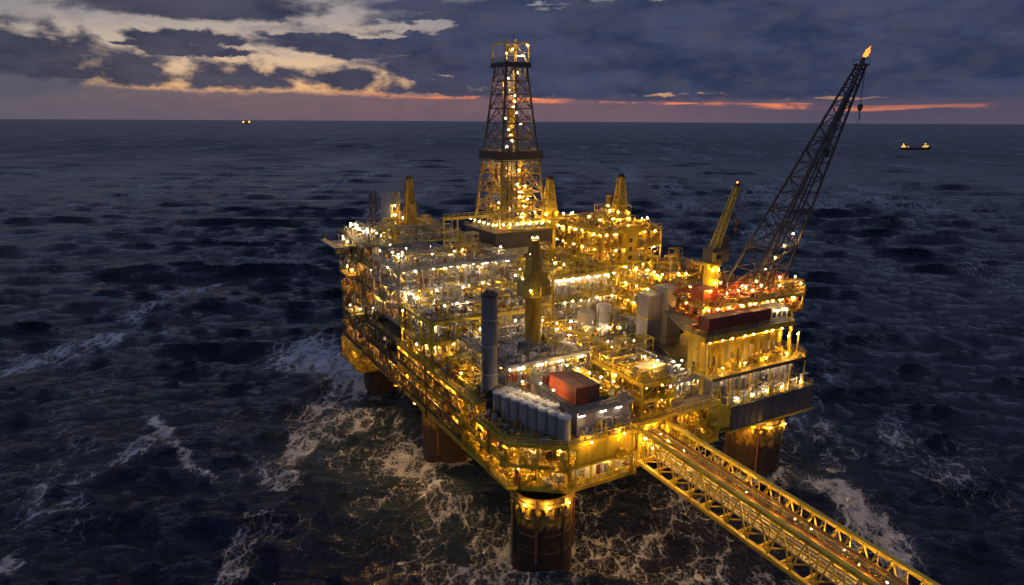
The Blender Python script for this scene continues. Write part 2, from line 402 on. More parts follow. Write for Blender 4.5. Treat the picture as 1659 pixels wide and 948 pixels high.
def module(name, label, cat, desc, poly, Z, vis, lampcol='amber', pal='yellow', wall=None, setback=4.5, spacing=6.5, dens=0.55,
           railmat=YEL, deckmat=DECK, colmat=YEL, roofn=0, roofpal=None, roofh=3.0, rails=None, seed=1, lower=None, brace=0.5, lampdz=1.25, postn=0, cut=None, bay=7.5, lamps=True):
    """open multi-storey steel module: poly = counter-clockwise outline, vis = edges seen, Z = deck heights"""
    rnd = random.Random(seed)
    xs = [p[0] for p in poly]; ys = [p[1] for p in poly]
    root = thing(name, label, cat, (sum(xs)/len(xs), sum(ys)/len(ys), Z[0]-1.0))
    n = len(poly); outer = poly; inn = inset(poly, setback)
    for li, z in enumerate(Z):
        m = MB(); m.prism(poly, z-0.3, z); m.build('deck', deckmat, root)
        for e in range(n):
            p = Vector((*poly[e],0)); q = Vector((*poly[(e+1)%n],0)); d = (q-p).normalized(); nr = Vector((d.y,-d.x,0))
            if e in vis:
                a = p+nr*0.12; b = q+nr*0.12
                m = MB(); m.bar((a.x,a.y,z-0.42),(b.x,b.y,z-0.42),0.3,0.9); m.build('edge_beam', colmat, root)
                if rails is None or li in rails:
                    a = p-nr*0.2; b = q-nr*0.2
                    handrail(root,(a.x,a.y),(b.x,b.y),z,railmat)
    zb, zt = Z[0], Z[-1]
    done = set()
    for e in vis:
        p = Vector((*poly[e],0)); q = Vector((*poly[(e+1)%n],0)); L = (q-p).length; d = (q-p).normalized(); nr = Vector((d.y,-d.x,0))
        nb = max(1,round(L/bay))
        for i in range(nb+1):
            c = p.lerp(q,i/nb)-nr*0.35; k = (round(c.x),round(c.y))
            if k in done: continue
            done.add(k); m = MB(); m.bar((c.x,c.y,zb),(c.x,c.y,zt-0.3),0.42); m.build('column', colmat, root)
        for li in range(len(Z)-1):
            z0, z1 = Z[li], Z[li+1]-0.35; hh = z1-z0
            for i in range(nb):
                if rnd.random() < brace*0.6:
                    a = p.lerp(q,i/nb)-nr*0.35; b = p.lerp(q,(i+1)/nb)-nr*0.35
                    if rnd.random() < 0.5: a, b = b, a
                    m = MB(); m.bar((a.x,a.y,z0+0.1),(b.x,b.y,z1-0.4),0.24); m.build('brace', colmat, root)
            ip = Vector((*inn[e],0)); iq = Vector((*inn[(e+1)%n],0))
            wm = wall[li % len(wall)] if wall else rnd.choice([YELD,CREAM,GREY])
            if wm is not None: wall_panel(root,(ip.x,ip.y),(iq.x,iq.y),z0+0.01,z1-0.01,wm,rnd=rnd,lower=lower)
            if L > 8 and li > 0:
                for _ in range(int(L/14)+1):
                    if rnd.random() < 0.5: continue
                    t0 = rnd.uniform(0.05,0.85); w_ = rnd.uniform(2.5,5.0); dep = rnd.uniform(1.3,2.6)
                    a = p.lerp(q,t0)+nr*0.3; b = a+d*w_; c = b+nr*dep; e_ = a+nr*dep
                    m = MB(); m.prism([(a.x,a.y),(b.x,b.y),(c.x,c.y),(e_.x,e_.y)][::-1] if (b-a).cross(c-b).z < 0 else [(a.x,a.y),(b.x,b.y),(c.x,c.y),(e_.x,e_.y)],z0-0.25,z0+0.02); m.bar((a.x,a.y,z0-1.6),(e_.x,e_.y,z0-0.3),0.16); m.bar((b.x,b.y,z0-1.6),(c.x,c.y,z0-0.3),0.16); m.build('balcony', rnd.choice([deckmat,colmat]), root)
                    handrail(root,(e_.x,e_.y),(c.x,c.y),z0,railmat); handrail(root,(b.x,b.y),(c.x,c.y),z0,railmat); handrail(root,(a.x,a.y),(e_.x,e_.y),z0,railmat)
                    cc = (a+c)/2; cabinet(root,cc.x,cc.y,z0+0.03,0.9,0.9,rnd.uniform(1.0,1.9),rnd.choice(PAL[pal]))
            for _ in range(int(L/11)):
                t0 = rnd.uniform(0.05,0.95); a = p.lerp(q,t0)+nr*0.42; m = MB(); nn = rnd.randint(2,4); zz0 = z0-rnd.uniform(0,2); zz1 = min(zt-0.5,z0+rnd.uniform(5,14))
                for k in range(nn):
                    o_ = a+d*(k*0.4); m.tube([(o_.x-nr.x*1.2,o_.y-nr.y*1.2,zz0),(o_.x,o_.y,zz0),(o_.x,o_.y,zz1),(o_.x-nr.x*1.5,o_.y-nr.y*1.5,zz1)],0.11,6)
                m.build('riser_bundle', rnd.choice(PAL[pal]), root)
            # equipment strip between edge and wall
            cnt = int(L*setback*dens/3.0)
            for _ in range(cnt):
                t = rnd.uniform(0.04,0.96); c = p.lerp(q,t); w = min(2.6,L*0.3)
                cc = c-nr*(setback*0.55)
                half = setback*0.36; ex = abs(d.x)*w+abs(nr.x)*half; ey = abs(d.y)*w+abs(nr.y)*half
                clutter(root,(cc.x-ex,cc.x+ex,cc.y-ey,cc.y+ey,z0,min(hh,6.0)),1,pal,rnd)
            ax0,ax1 = sorted((p.x,q.x)); ay0,ay1 = sorted((p.y,q.y))
            ins = p-nr*setback*0.9; ins2 = q-nr*setback*0.9
            bxx = (min(ax0,ins.x,ins2.x)+0.2,max(ax1,ins.x,ins2.x)-0.2,min(ay0,ins.y,ins2.y)+0.2,max(ay1,ins.y,ins2.y)-0.2)
            if abs(d.x) > 0.95 or abs(d.y) > 0.95: pipework(root,(*bxx,z0,z1-0.3),int(L*2.2),pal,rnd)
            # straight service pipes along the edge, under the deck above
            for k in range(2):
                off = rnd.uniform(0.8,setback*0.8); zz = z1-rnd.uniform(0.7,1.4)
                a = p-nr*off+d*0.6; b = q-nr*off-d*0.6; m = MB(); m.tube([(a.x,a.y,zz-1),(a.x,a.y,zz),(b.x,b.y,zz),(b.x,b.y,zz-1.5)],rnd.choice([0.12,0.18,0.25]),7)
                m.build('pipe', rnd.choice(PAL[pal]), root)
            if lamps:
                nl = max(1,round(L/spacing))
                for i in range(nl):
                    t = (i+0.5+rnd.uniform(-0.18,0.18))/nl; c = p.lerp(q,t)-nr*rnd.uniform(0.8,1.7)
                    col = lampcol if isinstance(lampcol,str) else lampcol[li % len(lampcol)]
                    lamp('bulkhead',col,c.x,c.y,z1-0.95-rnd.uniform(0,0.5),'small %s lamp glowing under a deck of the %s' % ('amber' if col=='amber' else 'white', desc),'%s lamps under the decks of the %s' % ('amber' if col=='amber' else 'white', desc))
    # roof equipment
    if roofn:
        bx = (min(xs)+1.2,max(xs)-1.2,min(ys)+1.2,max(ys)-1.2)
        for _ in range(roofn):
            clutter(root,(bx[0],bx[1],bx[2],bx[3],zt,roofh),1,roofpal or pal,rnd)
        pipework(root,(bx[0],bx[1],bx[2],bx[3],zt,zt+roofh),int((bx[1]-bx[0])*(bx[3]-bx[2])*0.6),roofpal or pal,rnd)
        for _ in range(roofn//6):                       # open pipe towers and thin masts breaking the roofline
            x = rnd.uniform(bx[0]+2,bx[1]-2); y = rnd.uniform(bx[2]+2,bx[3]-2); a = rnd.uniform(1.2,2.4); b = rnd.uniform(1.2,2.2); hh_ = roofh*rnd.uniform(1.1,2.0); m = MB()
            for sx_ in (-a,a):
                for sy_ in (-b,b): m.bar((x+sx_,y+sy_,zt),(x+sx_,y+sy_,zt+hh_),0.2)
            for k in (0.33,0.66,1.0):
                for sx_ in (-1,1): m.bar((x+sx_*a,y-b,zt+hh_*k),(x+sx_*a,y+b,zt+hh_*k),0.17); m.bar((x-a,y+sx_*b,zt+hh_*k),(x+a,y+sx_*b,zt+hh_*k),0.17)
                m.box(x-a,x+a*rnd.uniform(0,1),y-b,y+b,zt+hh_*k-0.3,zt+hh_*k-0.2)
            m.bar((x-a,y-b,zt),(x+a,y-b,zt+hh_*0.33),0.12); m.bar((x-a,y-b,zt+hh_*0.66),(x-a,y+b,zt+hh_*0.33),0.12)
            m.build('pipe_tower_frame', rnd.choice([YEL,YELD,colmat]), root)
            pipework(root,(x-a,x+a,y-b,y+b,zt,zt+hh_),16,roofpal or pal,rnd)
            vessel_v(root,x,y,zt,hh_*0.8,min(a,b)*0.5,rnd.choice(PAL[roofpal or pal]))
        for _ in range(roofn//8):
            x = rnd.uniform(bx[0],bx[1]); y = rnd.uniform(bx[2],bx[3]); hh_ = rnd.uniform(3.5,7.5); m = MB(); m.cyl((x,y,zt),(x,y,zt+hh_),0.14,0.08,6); m.bar((x-0.5,y,zt+hh_*0.85),(x+0.5,y,zt+hh_*0.85),0.08); m.build('mast', rnd.choice([GREY,YELD,WHITE]), root)
        nh = roofn//4                                   # small frames with their own pipes
        for _ in range(nh):
            x = rnd.uniform(bx[0]+2,bx[1]-2); y = rnd.uniform(bx[2]+2,bx[3]-2); skid(root,x,y,zt,rnd.uniform(2.5,5),rnd.uniform(2,4),roofh*rnd.uniform(0.6,1.0),rnd.choice(PAL[roofpal or pal]),rnd)
    for i in range(postn):
        e = vis[i % len(vis)]; p = Vector((*poly[e],0)); q = Vector((*poly[(e+1)%n],0)); d = (q-p).normalized(); nr = Vector((d.y,-d.x,0))
        c = p.lerp(q,rnd.uniform(0.05,0.95))-nr*rnd.uniform(0.6,6.0)
        col = lampcol if isinstance(lampcol,str) else lampcol[-1]
        lamp('post',col,c.x,c.y,zt,'thin lamp post with %s bulb on the roof of the %s' % ('amber' if col=='amber' else 'white', desc),'lamp posts on the roof of the %s' % desc,rnd.uniform(0,6.28))
    return root
def lattice(mb, base, tip, nb, chord, web, taper=1.0, mi=0):
    """four-chord lattice from base corners to tip corners"""
    B = [Vector(b) for b in base]; T = [Vector(t) for t in tip]
    ts = [0]; k = 1.0
    for i in range(nb): ts.append(ts[-1]+k); k *= taper
    ts = [t/ts[-1] for t in ts]
    for i in range(4): mb.bar(B[i],T[i],chord,chord,mi)
    for j in range(nb):
        for i in range(4):
            i2 = (i+1)%4
            a = B[i].lerp(T[i],ts[j]); b = B[i2].lerp(T[i2],ts[j]); c = B[i].lerp(T[i],ts[j+1]); d = B[i2].lerp(T[i2],ts[j+1])
            if j: mb.bar(a,b,web,web,mi)
            mb.bar(*((a,d) if (j+i)%2 else (b,c)),web,web,mi)
    return mb

# ================================================================== THE PLATFORM
# ---- legs
def platform_leg(x, y, r, top, label, brackets=True):
    t = thing('platform_leg', label, 'platform leg', (x,y,-12), 'legs of the platform')
    m = MB(); m.lathe((x,y,-12),[(r,0),(r,12+top)],40); m.build('column', LEG, t)
    m = MB(); m.lathe((x,y,0),[(r,top-2.6),(r+0.35,top-2.6),(r+0.35,top-1.4),(r,top-1.4)],40); m.build('collar', YELD, t)
    for z in (4.2,8.6,12.8):
        if z < top-3: m = MB(); m.lathe((x,y,z),[(r,-0.15),(r+0.12,-0.15),(r+0.12,0.15),(r,0.15)],40); m.build('weld_band', LEG, t)
    for k in range(7):
        a = 2*math.pi*k/7+0.4; c, s = math.cos(a), math.sin(a)
        m = MB(); m.tube([(x+c*(r+0.25),y+s*(r+0.25),2),(x+c*(r+0.25),y+s*(r+0.25),top-0.5)],0.2 if k%2 else 0.32,7); m.build('riser_pipe', STEEL if k%2 else BROWN, t)
    for k in range(9):
        a = math.pi+2.2*(k-4)/9+0.9; c, s = math.cos(a), math.sin(a); m = MB()
        m.box(x+c*(r+0.4)-0.4,x+c*(r+0.4)+0.4,y+s*(r+0.4)-0.4,y+s*(r+0.4)+0.4,top-3.6,top-2.5)
        m.build('chain_guide', YELD, t)
    return t
platform_leg(0.2,0.6,7.2,18.2,'round yellow and black leg nearest the camera under the front corner block')
platform_leg(1.5,59.5,6.9,18.2,'round yellow and black leg under the middle of the long left side')
platform_leg(3.0,121,7.4,12,'short looking dark leg farthest back beside the bright foam patch')
platform_leg(77,5.5,7.6,18.2,'wide rusty brown leg under the dark fascia of the accommodation block')

for lx,ly,lr in ((0.2,0.6,7.2),(1.5,59.5,6.9),(77,5.5,7.6)):
    for k in range(3):
        a = R(-150+38*k); lamp('bulkhead','amber',lx+(lr+1.0)*math.cos(a),ly+(lr+1.0)*math.sin(a),16.6,'small amber lamp just above the top of a round leg','underdeck lamps around the leg tops cellar')
# ---- cellar deck substructure
t = thing('cellar_deck', 'dark underside girders and deck plates carrying all the platform modules', 'deck structure', (40,60,17))
m = MB(); m.prism(rect(-6.5,48,4,133),17.6,18.5); m.build('deck_plate', STEEL, t)
m = MB(); m.prism(rect(48.05,92,1.5,98),17.0,17.9); m.build('deck_plate', STEEL, t)
for y in range(10,132,10):
    m = MB(); m.bar((-6.3,y,16.9),(92 if y < 98 else 47,y,16.9),0.7,1.8); m.build('girder', STEEL, t)
for x in (-6.2,10,28,46):
    m = MB(); m.bar((x,5,16.6),(x,132,16.6),0.7,1.5); m.build('girder', YELD, t)
for x in (49,64,80,91.5):
    m = MB(); m.bar((x,2.0,16.2),(x,97,16.2),0.7,1.4); m.build('girder', YELD, t)
for i in range(14):
    x = rng.uniform(-2,88); y = rng.uniform(6,40)
    lamp('bulkhead','amber',x,y,15.2,'small amber lamp hanging under the cellar deck','amber lamps below the cellar deck')
for y in (22,33,45,70,82,95,108):
    lamp('bulkhead','amber',-4.6,y+rng.uniform(-2,2),14.9,'small amber lamp hanging under the cellar deck','amber lamps below the cellar deck')

# ---- front corner block
P0 = [(-8.5,18),(-8.5,2),(2.5,-6.5),(22,-6.5),(22,18)]
FB = module('corner_module','yellow front corner block with wrap-around balconies above the nearest leg','platform module','front corner block',
       P0,[19.4,24.9,30.0],[0,1,2],['amber','amber'],'yellow',[YELD,YELD],5.0,4.6,0.5,railmat=YEL,deckmat=DECKY,seed=11,brace=0.2)
m = MB(); m.box(4.2,20.6,-6.92,-6.75,25.2,29.3)
for i in range(7): m.box(4.6+i*2.6,4.75+i*2.6,-7.0,-6.93,25.3,29.2)
m.build('yellow_fascia', YEL, FB)
pipework(FB,(-8,-2,3,17,30.05,31.6),40,'dark'); pipework(FB,(-4,6,-3,2,30.05,31.2),20,'dark')
# white-lit lower balcony front
wall_panel(FB,(5,-4.2),(20,-4.2),19.45,24.5,WHITE,rnd=rng)
for i in range(5):
    lamp('tube','white',6.4+i*3.1,-5.2,23.6,'white strip light over the lowest front balcony','strip lights of the lowest front balcony',0)
for x in (7.5,16.5): lamp('bulkhead','amber',x,-8.2,30.6,'added small amber lamp brightening the yellow front fascia','added lamps above the yellow front fascia')  # lamps added to brighten the fascia
# second storey house under the container deck
t = thing('container_deck_house','pale house with white strip lights carrying the red container','deck house',(14,6,30))
m = MB(); m.prism(rect(6.3,21.8,-4.6,17.8),36.3,36.8); m.build('roof_deck', DECK, t)
m = MB(); m.bar((6.2,-4.75,36.4),(21.9,-4.75,36.4),0.25,0.8); m.build('edge_beam', GREY, t)
pipework(t,(6.8,21,-6.0,-3.7,30.05,35.5),46,'mixed'); wall_panel(t,(6.5,-3.6),(21.6,-3.6),30.02,36.2,MAUVE); wall_panel(t,(6.6,17),(6.6,-3.5),30.02,36.2,MAUVE,door=False)
wall_panel(t,(21.6,-3.5),(21.6,17),30.02,36.2,CREAM)
m = MB(); m.lathe((12.4,-4.0,31.2),[(0.001,0.9),(0.7,0.9)],12); m.cyl((12.6,-3.9,31.9),(12.6,-4.25,31.9),1.05,n=14); m.build('round_hatch', YEL, t)
for a,b in (((6.4,-4.5),(21.7,-4.5)),((21.7,-4.5),(21.7,17.5))): handrail(t,a,b,36.8,GREY)
for i in range(3): lamp('tube','white',7.4+i*5.2+(0.8 if i==1 else 0),-4.3,35.4,'white strip light on the pale house front below the red container','strip lights below the red container',0)
pipework(t,(15,21.3,-3,17,36.85,38.6),60,'yellow')
# white topped silos
sil = None
def silo(x,y):
    global sil
    if sil is None:
        sil = thing('storage_silo','grey upright silo with a white dished lid in the front corner double row','silo',(0,0,0),'white topped silos in a double row')
        m = MB(); m.lathe((0,0,0),[(1.55,0),(1.55,5.5)],18); m.build('shell', GREY, sil)
        m = MB(); m.lathe((0,0,0),[(1.62,5.45),(1.62,5.7),(1.2,5.95),(0.5,6.05),(0.001,6.05)],18); sl_ = m.build('lid', WHITE, sil)
        m = MB(); m.cyl((0.5,0.3,5.9),(0.5,0.3,6.35),0.3,n=8); m.bar((-1.3,0,5.95),(1.3,0,6.08),0.12); m.build('hatch', GREY, sl_)
        o = sil
    else: o = copy_tree(sil)
    o.location = (x,y,30.05)
for i in range(8):
    k = i/7; x = -2.6+6.2*k; y = 16.6-19.5*k
    silo(x,y)
    if i < 6: silo(x+3.0,y+1.0)
for x,y in ((1.5,12.5),(5.2,3.4),(4.6,9.5)): lamp('post','warm',x,y,36.0,'added thin lamp post with white bulb lighting the silo lids','added white lamp posts between the silos',rng.uniform(0,6))  # posts added to whiten the silo lids
# containers
def container(name,label,x0,x1,y0,y1,z0,z1,mat,long='y'):
    t = thing(name,label,'container',((x0+x1)/2,(y0+y1)/2,z0))
    m = MB(); m.box(x0+0.06,x1-0.06,y0+0.06,y1-0.06,z0+0.1,z1-0.06)
    n = int((y1-y0)/0.5)
    for i in range(n):
        y = y0+0.3+i*(y1-y0-0.6)/max(1,n-1)
        m.box(x0,x0+0.058,y-0.11,y+0.11,z0+0.3,z1-0.25); m.box(x1-0.058,x1,y-0.11,y+0.11,z0+0.3,z1-0.25)
    n = int((x1-x0)/0.5)
    for i in range(n):
        x = x0+0.3+i*(x1-x0-0.6)/max(1,n-1)
        m.box(x-0.11,x+0.11,y1-0.058,y1,z0+0.3,z1-0.25)
        if long == 'x': m.box(x-0.11,x+0.11,y0,y0+0.058,z0+0.3,z1-0.25)
    m.build('box', mat, t)
    m = MB()
    for x in (x0,x1):
        for y in (y0,y1): m.bar((x,y,z0),(x,y,z1),0.2)
    for z in (z0+0.12,z1-0.02):
        for y in (y0,y1): m.bar((x0,y,z),(x1,y,z),0.17)
        for x in (x0,x1): m.bar((x,y0,z),(x,y1,z),0.17)
    m.build('frame', mat, t)
    if long == 'y':
        for s in (0,1):
            a = x0+0.15+s*(x1-x0-0.3)/2; b = a+(x1-x0-0.3)/2-0.05
            m = MB(); m.box(a,b,y0-0.03,y0+0.05,z0+0.25,z1-0.22); dr_ = m.build('door', mat, t); m = MB(); m.cyl(((a+b)/2,y0-0.08,z0+0.3),((a+b)/2,y0-0.08,z1-0.3),0.05,n=5); m.build('locking_bar', GREY, dr_)
    return t
container('cargo_container','bright red cargo container lying lengthwise on the front container deck',7.6,11.2,-1.4,9.6,36.85,40.9,RED)
container('cargo_container','rusty orange brown container touching the right side of the red one',11.5,14.8,-0.4,8.6,36.85,40.4,BROWN)
for i,(x,y,a,b,h,mm,lb) in enumerate([(17.3,5,2.2,3.2,1.6,GREY,'low grey skid box beside the brown container'),(18.3,12,3,3,2.2,YELD,'yellow equipment crate in the rear corner of the container deck'),(10,13.5,3,2.0,2.0,MAROON,'dark red crate against the pink wall behind the silos')]):
    t = thing('equipment_crate',lb,'crate',(x,y,36.85)); cabinet(t,x,y,36.85,a,b,h,mm)
for i in range(5):
    lamp('bulkhead','amber',16.5+0.9*i,15.5-3.6*i,39.5,'small amber lamp on a thin hanger over the container deck edge','lamps over the container deck')

# ---- service block behind the container deck (pink wall, crane pedestal on the roof)
SB = module('service_block','grey roofed service block with a pale pink lit wall behind the silos','platform module','service block',
       rect(0.5,26,18.3,46),[30.2,36.6,41.2],[0,3],['amber','warm'],'mixed',[CREAM,WHITE],2.6,3.6,0.55,railmat=GREY,deckmat=DECK,colmat=GREY,roofn=12,roofpal='white',roofh=3.2,seed=21,lower=RED,brace=0.15)
for i in range(4):
    lamp('tube','white',4+i*6.0,17.6,40.2,'white strip light on the pink wall behind the silos','strip lights of the pink wall',0)
clutter(SB,(1.5,24,18.5,22,36.65,4.2),3,'red')
for i in range(7): lamp('post','warm',rng.uniform(3,24),rng.uniform(24,44),41.2,'thin lamp post with white bulb on the grey service block roof','white lamp posts on the service block roof',rng.uniform(0,6))

# ---- tall exhaust stack at the left edge
t = thing('exhaust_stack','tall plain grey cylindrical stack rising at the left edge of the service block','exhaust stack',(-2.6,21.5,19))
m = MB(); m.lathe((-2.6,21.5,0),[(2.05,19.5),(2.05,38.9),(1.95,39.0),(1.95,59.6),(1.8,59.6),(1.75,58)],26); sp_ = m.build('pipe', STACK, t)
for z in (39.0,46.2,53.0):
    m = MB(); m.lathe((-2.6,21.5,z),[(1.94,-0.18),(2.1,-0.18),(2.1,0.18),(1.94,0.18)],26); m.build('flange_ring', GREY, sp_)
m = MB(); m.lathe((-2.6,21.5,58.9),[(1.96,0),(2.14,0),(2.14,0.6),(1.9,0.62)],26); m.cyl((-3.2,21.5,59),(-3.2,21.5,60.4),0.4,n=9); m.cyl((-2,21.0,59),(-2,21.0,60.2),0.35,n=9); m.build('cap', STEEL, sp_)
m = MB(); m.bar((-4.6,20.9,24),(-4.6,20.9,44),0.08); m.bar((-4.6,21.5,24),(-4.6,21.5,44),0.08)
for i in range(40): m.bar((-4.6,20.9,24.3+i*0.5),(-4.6,21.5,24.3+i*0.5),0.06)
m.build('ladder', YELD, sp_)
m = MB(); m.box(-4.9,-0.3,19.0,24.2,19.5,35.5); m.build('casing', STEEL, t)

# ---- floodlights
def floodlight(x,y,z,dx,dy,dz,label,group):
    t = thing('floodlight',label,'floodlight',(x,y,z),group); d = Vector((dx,dy,dz)).normalized(); c = Vector((x,y,z))
    m = MB(); m.cyl(c-d*0.5,c,0.35,0.62,10); m.cyl(c,c+d*0.12,0.66,0.66,10,caps=False); m.bar(c-d*0.4,c-d*0.4+Vector((0,0,1.4)),0.14); hs_ = m.build('housing', STEEL, t)
    m = MB(); m.cyl(c+d*0.01,c+d*0.04,0.58,n=10); m.build('lens', FLOOD, hs_)
for y in (14,28,43,58,74,90): floodlight(-7.3,y,18.2,-0.75,-0.15,-1,'amber floodlight under the left gallery edge aimed down at the sea','floodlights under the left gallery')
for x,y in ((9,-3.6),(18,-3.6),(31,-1.6),(54,2.0),(88,2.0)): floodlight(x,y,17.9 if x < 50 else 16.8,0.1,-0.6,-1,'amber floodlight under the front platform edge aimed down at the sea','floodlights under the front edge')
# ---- left gallery
LG = module('side_gallery','long stepped yellow gallery along the left side facing the dark sea','platform module','left side gallery',
       rect(-8.5,0.3,18.3,72),[19.4,26.4,33.4],[3],['amber','amber'],'yellow',[YELD,GREY],4.2,5.0,0.55,seed=31,brace=0.75,bay=6.5,deckmat=DECKY,postn=4,roofn=26,roofh=3.2)
m = MB()
for z in (22.3,29.6):
    for i in range(8):
        y0 = 26+i*5.5; m.bar((-8.75,y0,z-1.6),(-8.75,y0+2.75,z+1.6),0.22); m.bar((-8.75,y0+2.75,z+1.6),(-8.75,y0+5.5,z-1.6),0.22)
m.build('truss_webs', STEEL, LG)
for z in (20.6,24.0,28.0,31.2):
    m = MB(); m.bar((-8.8,26,z),(-8.8,71,z),0.35,0.5); m.build('truss_chord', STEEL, LG)
stair(LG,-6.9,24,19.4,26.4,'y',1); stair(LG,-6.9,50,26.4,33.4,'y',-1); stair(LG,-6.9,60,19.4,26.4,'y',-1)

# ---- stepped mid-left block
ML = module('process_module','stepped yellow process block with brown machinery and a railed ledge left of the stack','platform module','middle left process block',
       rect(-7.8,30,46.3,70),[33.6,40.0,46.0],[0,3],['amber','warm'],'mixed',[YELD,CREAM],4.0,5.2,0.6,seed=41,roofn=28,roofpal='mixed',roofh=3.8,postn=10,deckmat=DECK)
m = MB(); m.prism(rect(-10.4,-7.9,48,62),39.6,39.9); m.build('ledge', DECKY, ML)
handrail(ML,(-10.3,48.1),(-10.3,62),39.9); handrail(ML,(-10.3,48.1),(-8,48.1),39.9)
# big vertical vessel cluster between
FV = module('lower_process_deck','low yellow process deck with pipes between the stack and the stepped block','platform module','low process deck',
       rect(0.4,13,25,46.1),[26.4,30.0],[3],'amber','yellow',[YELD],3,7,0.4,seed=45,deckmat=DECKY)

# ---- white-lit upper deck
WD = module('separator_module','upper module with a bright white lit open deck under a dark flat roof','platform module','white lit upper module',
       rect(-8,33,70.3,95),[39.6,44.6,50.0,56.6],[0,3],['amber','amber','warm'],'mixed',[YELD,GREY,CREAM],4.6,4.6,0.75,seed=51,railmat=GREY,deckmat=DECK,colmat=GREY,roofn=36,roofpal='mixed',roofh=2.8,postn=12,brace=0.2,rails=[0,1,2,3])
for i in range(6): lamp('tube','white',10+i*3.9+(i%2)*0.9,72.2,55.3,'white strip light under the dark roof of the white lit upper module','strip lights of the white lit upper module',0)
t = thing('pipe_gantry','white painted pipe frame standing on the ledge below the white lit deck','pipe gantry',(4,63,46.1))
for k in range(4):
    m = MB(); m.tube([(0+k*2,66,46.1),(0+k*2,66,51.5),(0+k*2,61,51.5),(0+k*2,61,46.1)],0.24,8); m.build('pipe', WHITE, t)
for z in (48.5,51.5):
    m = MB(); m.tube([(-0.5,61,z),(7,61,z)],0.2,8); m.build('pipe', WHITE, t)
vessel_v(t,8.6,63,46.1,4.5,1.2,WHITE)
for i in range(4): lamp('post','warm',-5+i*9,68,46.0,'thin lamp post with white bulb on the ledge below the white lit deck','white lamp posts below the white lit deck',3.1)

# ---- rear left module
RL = module('rear_module','dark rear left module stacked with pipework and warm white lamps below a flat roof','platform module','rear left module',
       rect(-8.3,30,95.3,134),[19.5,26,32.5,39,45.5,52.2,59.4],[3],['amber','warm','warm','amber','warm','warm'],'dark',[STEEL,GREY,CREAM],4.2,5.6,0.5,seed=61,brace=0.6,roofn=46,roofpal='mixed',roofh=4.2,postn=16,railmat=YELD,colmat=STEEL)
for (x,y) in ((-5,97),(4,96.5),(13,97),(22,96.5)):
    lamp('bulkhead','warm',x,y-1.9,57.8,'small white lamp below the roof edge of the rear left module','lamps along the front roof edge of the rear left module')
SM = module('side_module','dark side module of the left flank between the gallery and the rear left module','platform module','left flank module',
       rect(-8.4,-0.2,72.3,95),[19.4,26.2,33.0],[3],['amber','warm'],'dark',[STEEL,GREY],4.0,4.6,0.55,seed=65,colmat=STEEL,brace=0.8,railmat=YELD)
# overhanging platforms on the far left
for k,(y0,y1,z,w,lb) in enumerate([(108,118,47.5,4.2,'railed lookout platform hanging off the rear left side at mid height'),(104,114,34.2,4.0,'lowest railed lookout platform hanging off the rear left side'),(112,128,56.8,6.5,'dark slanting overhang jutting out at the top of the rear left side')]):
    t = thing('outrigger_platform',lb,'platform',(-8.6,(y0+y1)/2,z))
    m = MB(); m.prism(rect(-8.6-w,-8.65,y0,y1),z-0.4,z); m.build('deck', STEEL if k==2 else DECKY, t)
    if k == 2:
        m = MB(); m.prism(rect(-16.2,-15.1,y0-1,y1+1),z+0.1,z+0.5); m.build('safety_net_frame', GREY, t)
    for a,b in (((-8.5-w,y0+.1),(-8.5-w,y1-.1)),((-8.5-w,y0+.1),(-8.7,y0+.1))): handrail(t,a,b,z,YEL)
    for y in (y0+0.5,y1-0.5):
        m = MB(); m.bar((-8.2-w,y,z-0.5),(-8.65,y,z-w*0.9),0.3); m.build('strut', STEEL, t)
    cabinet(t,-10.5,y0+4,z,1.4,1.6,2.0,YELD)
    for i in range(3): lamp('bulkhead','warm' if k else 'amber',-9.6-w*0.5*rng.random(),y0+1.5+i*3.4,z+1.6,'small lamp on the %s' % (('railed lookout platform at mid height','lowest railed lookout platform','dark overhang at the top of the rear left side')[k]),'lamps on the overhanging left platforms')
# lower yellow platform around the far leg
t = module('lower_leg_platform','low yellow pipe platform wrapped round the top of the farthest leg','platform','low platform of the farthest leg',
       rect(-10,14,108,131),[12.2,18.6],[0,3],'amber','yellow',[YELD],3.5,4.5,0.75,seed=67,deckmat=DECKY,brace=0.6)

# ---- rear left stack, lattice mast and crane tower
t = thing('exhaust_stack','short thick grey stack with a lit right side on the rear left roof','exhaust stack',(8,124,59.4))
m = MB(); m.lathe((8,124,0),[(2.2,59.4),(2.2,74.2),(2.0,74.2),(1.95,73)],24); m.build('pipe', GREY, t)
m = MB(); lattice(m,[(10.6,122.5,59.4),(12.4,122.5,59.4),(12.4,125,59.4),(10.6,125,59.4)],[(10.6,122.5,74),(12.4,122.5,74),(12.4,125,74),(10.6,125,74)],6,0.22,0.14); m.build('ladder_frame', YEL, t)
for z in (62,65.5,69): lamp('bulkhead','amber',10.4,122,z,'small amber lamp on the ladder frame of the short grey stack','lamps of the short grey stack')
t = thing('lattice_mast','dark thin lattice mast left of the short grey stack','mast',(3,125,59.4))
m = MB(); lattice(m,[(1.4,123,59.4),(4,123,59.4),(4,126,59.4),(1.4,126,59.4)],[(2,123.5,74.6),(4,123.5,74.6),(4,125.5,74.6),(2,125.5,74.6)],7,0.3,0.18); m.build('frame', STEEL, t)
for z in (64,69):
    m = MB(); m.box(0.6,4.4,122.4,126.4,z,z+0.2); m.build('landing', STEEL, t)
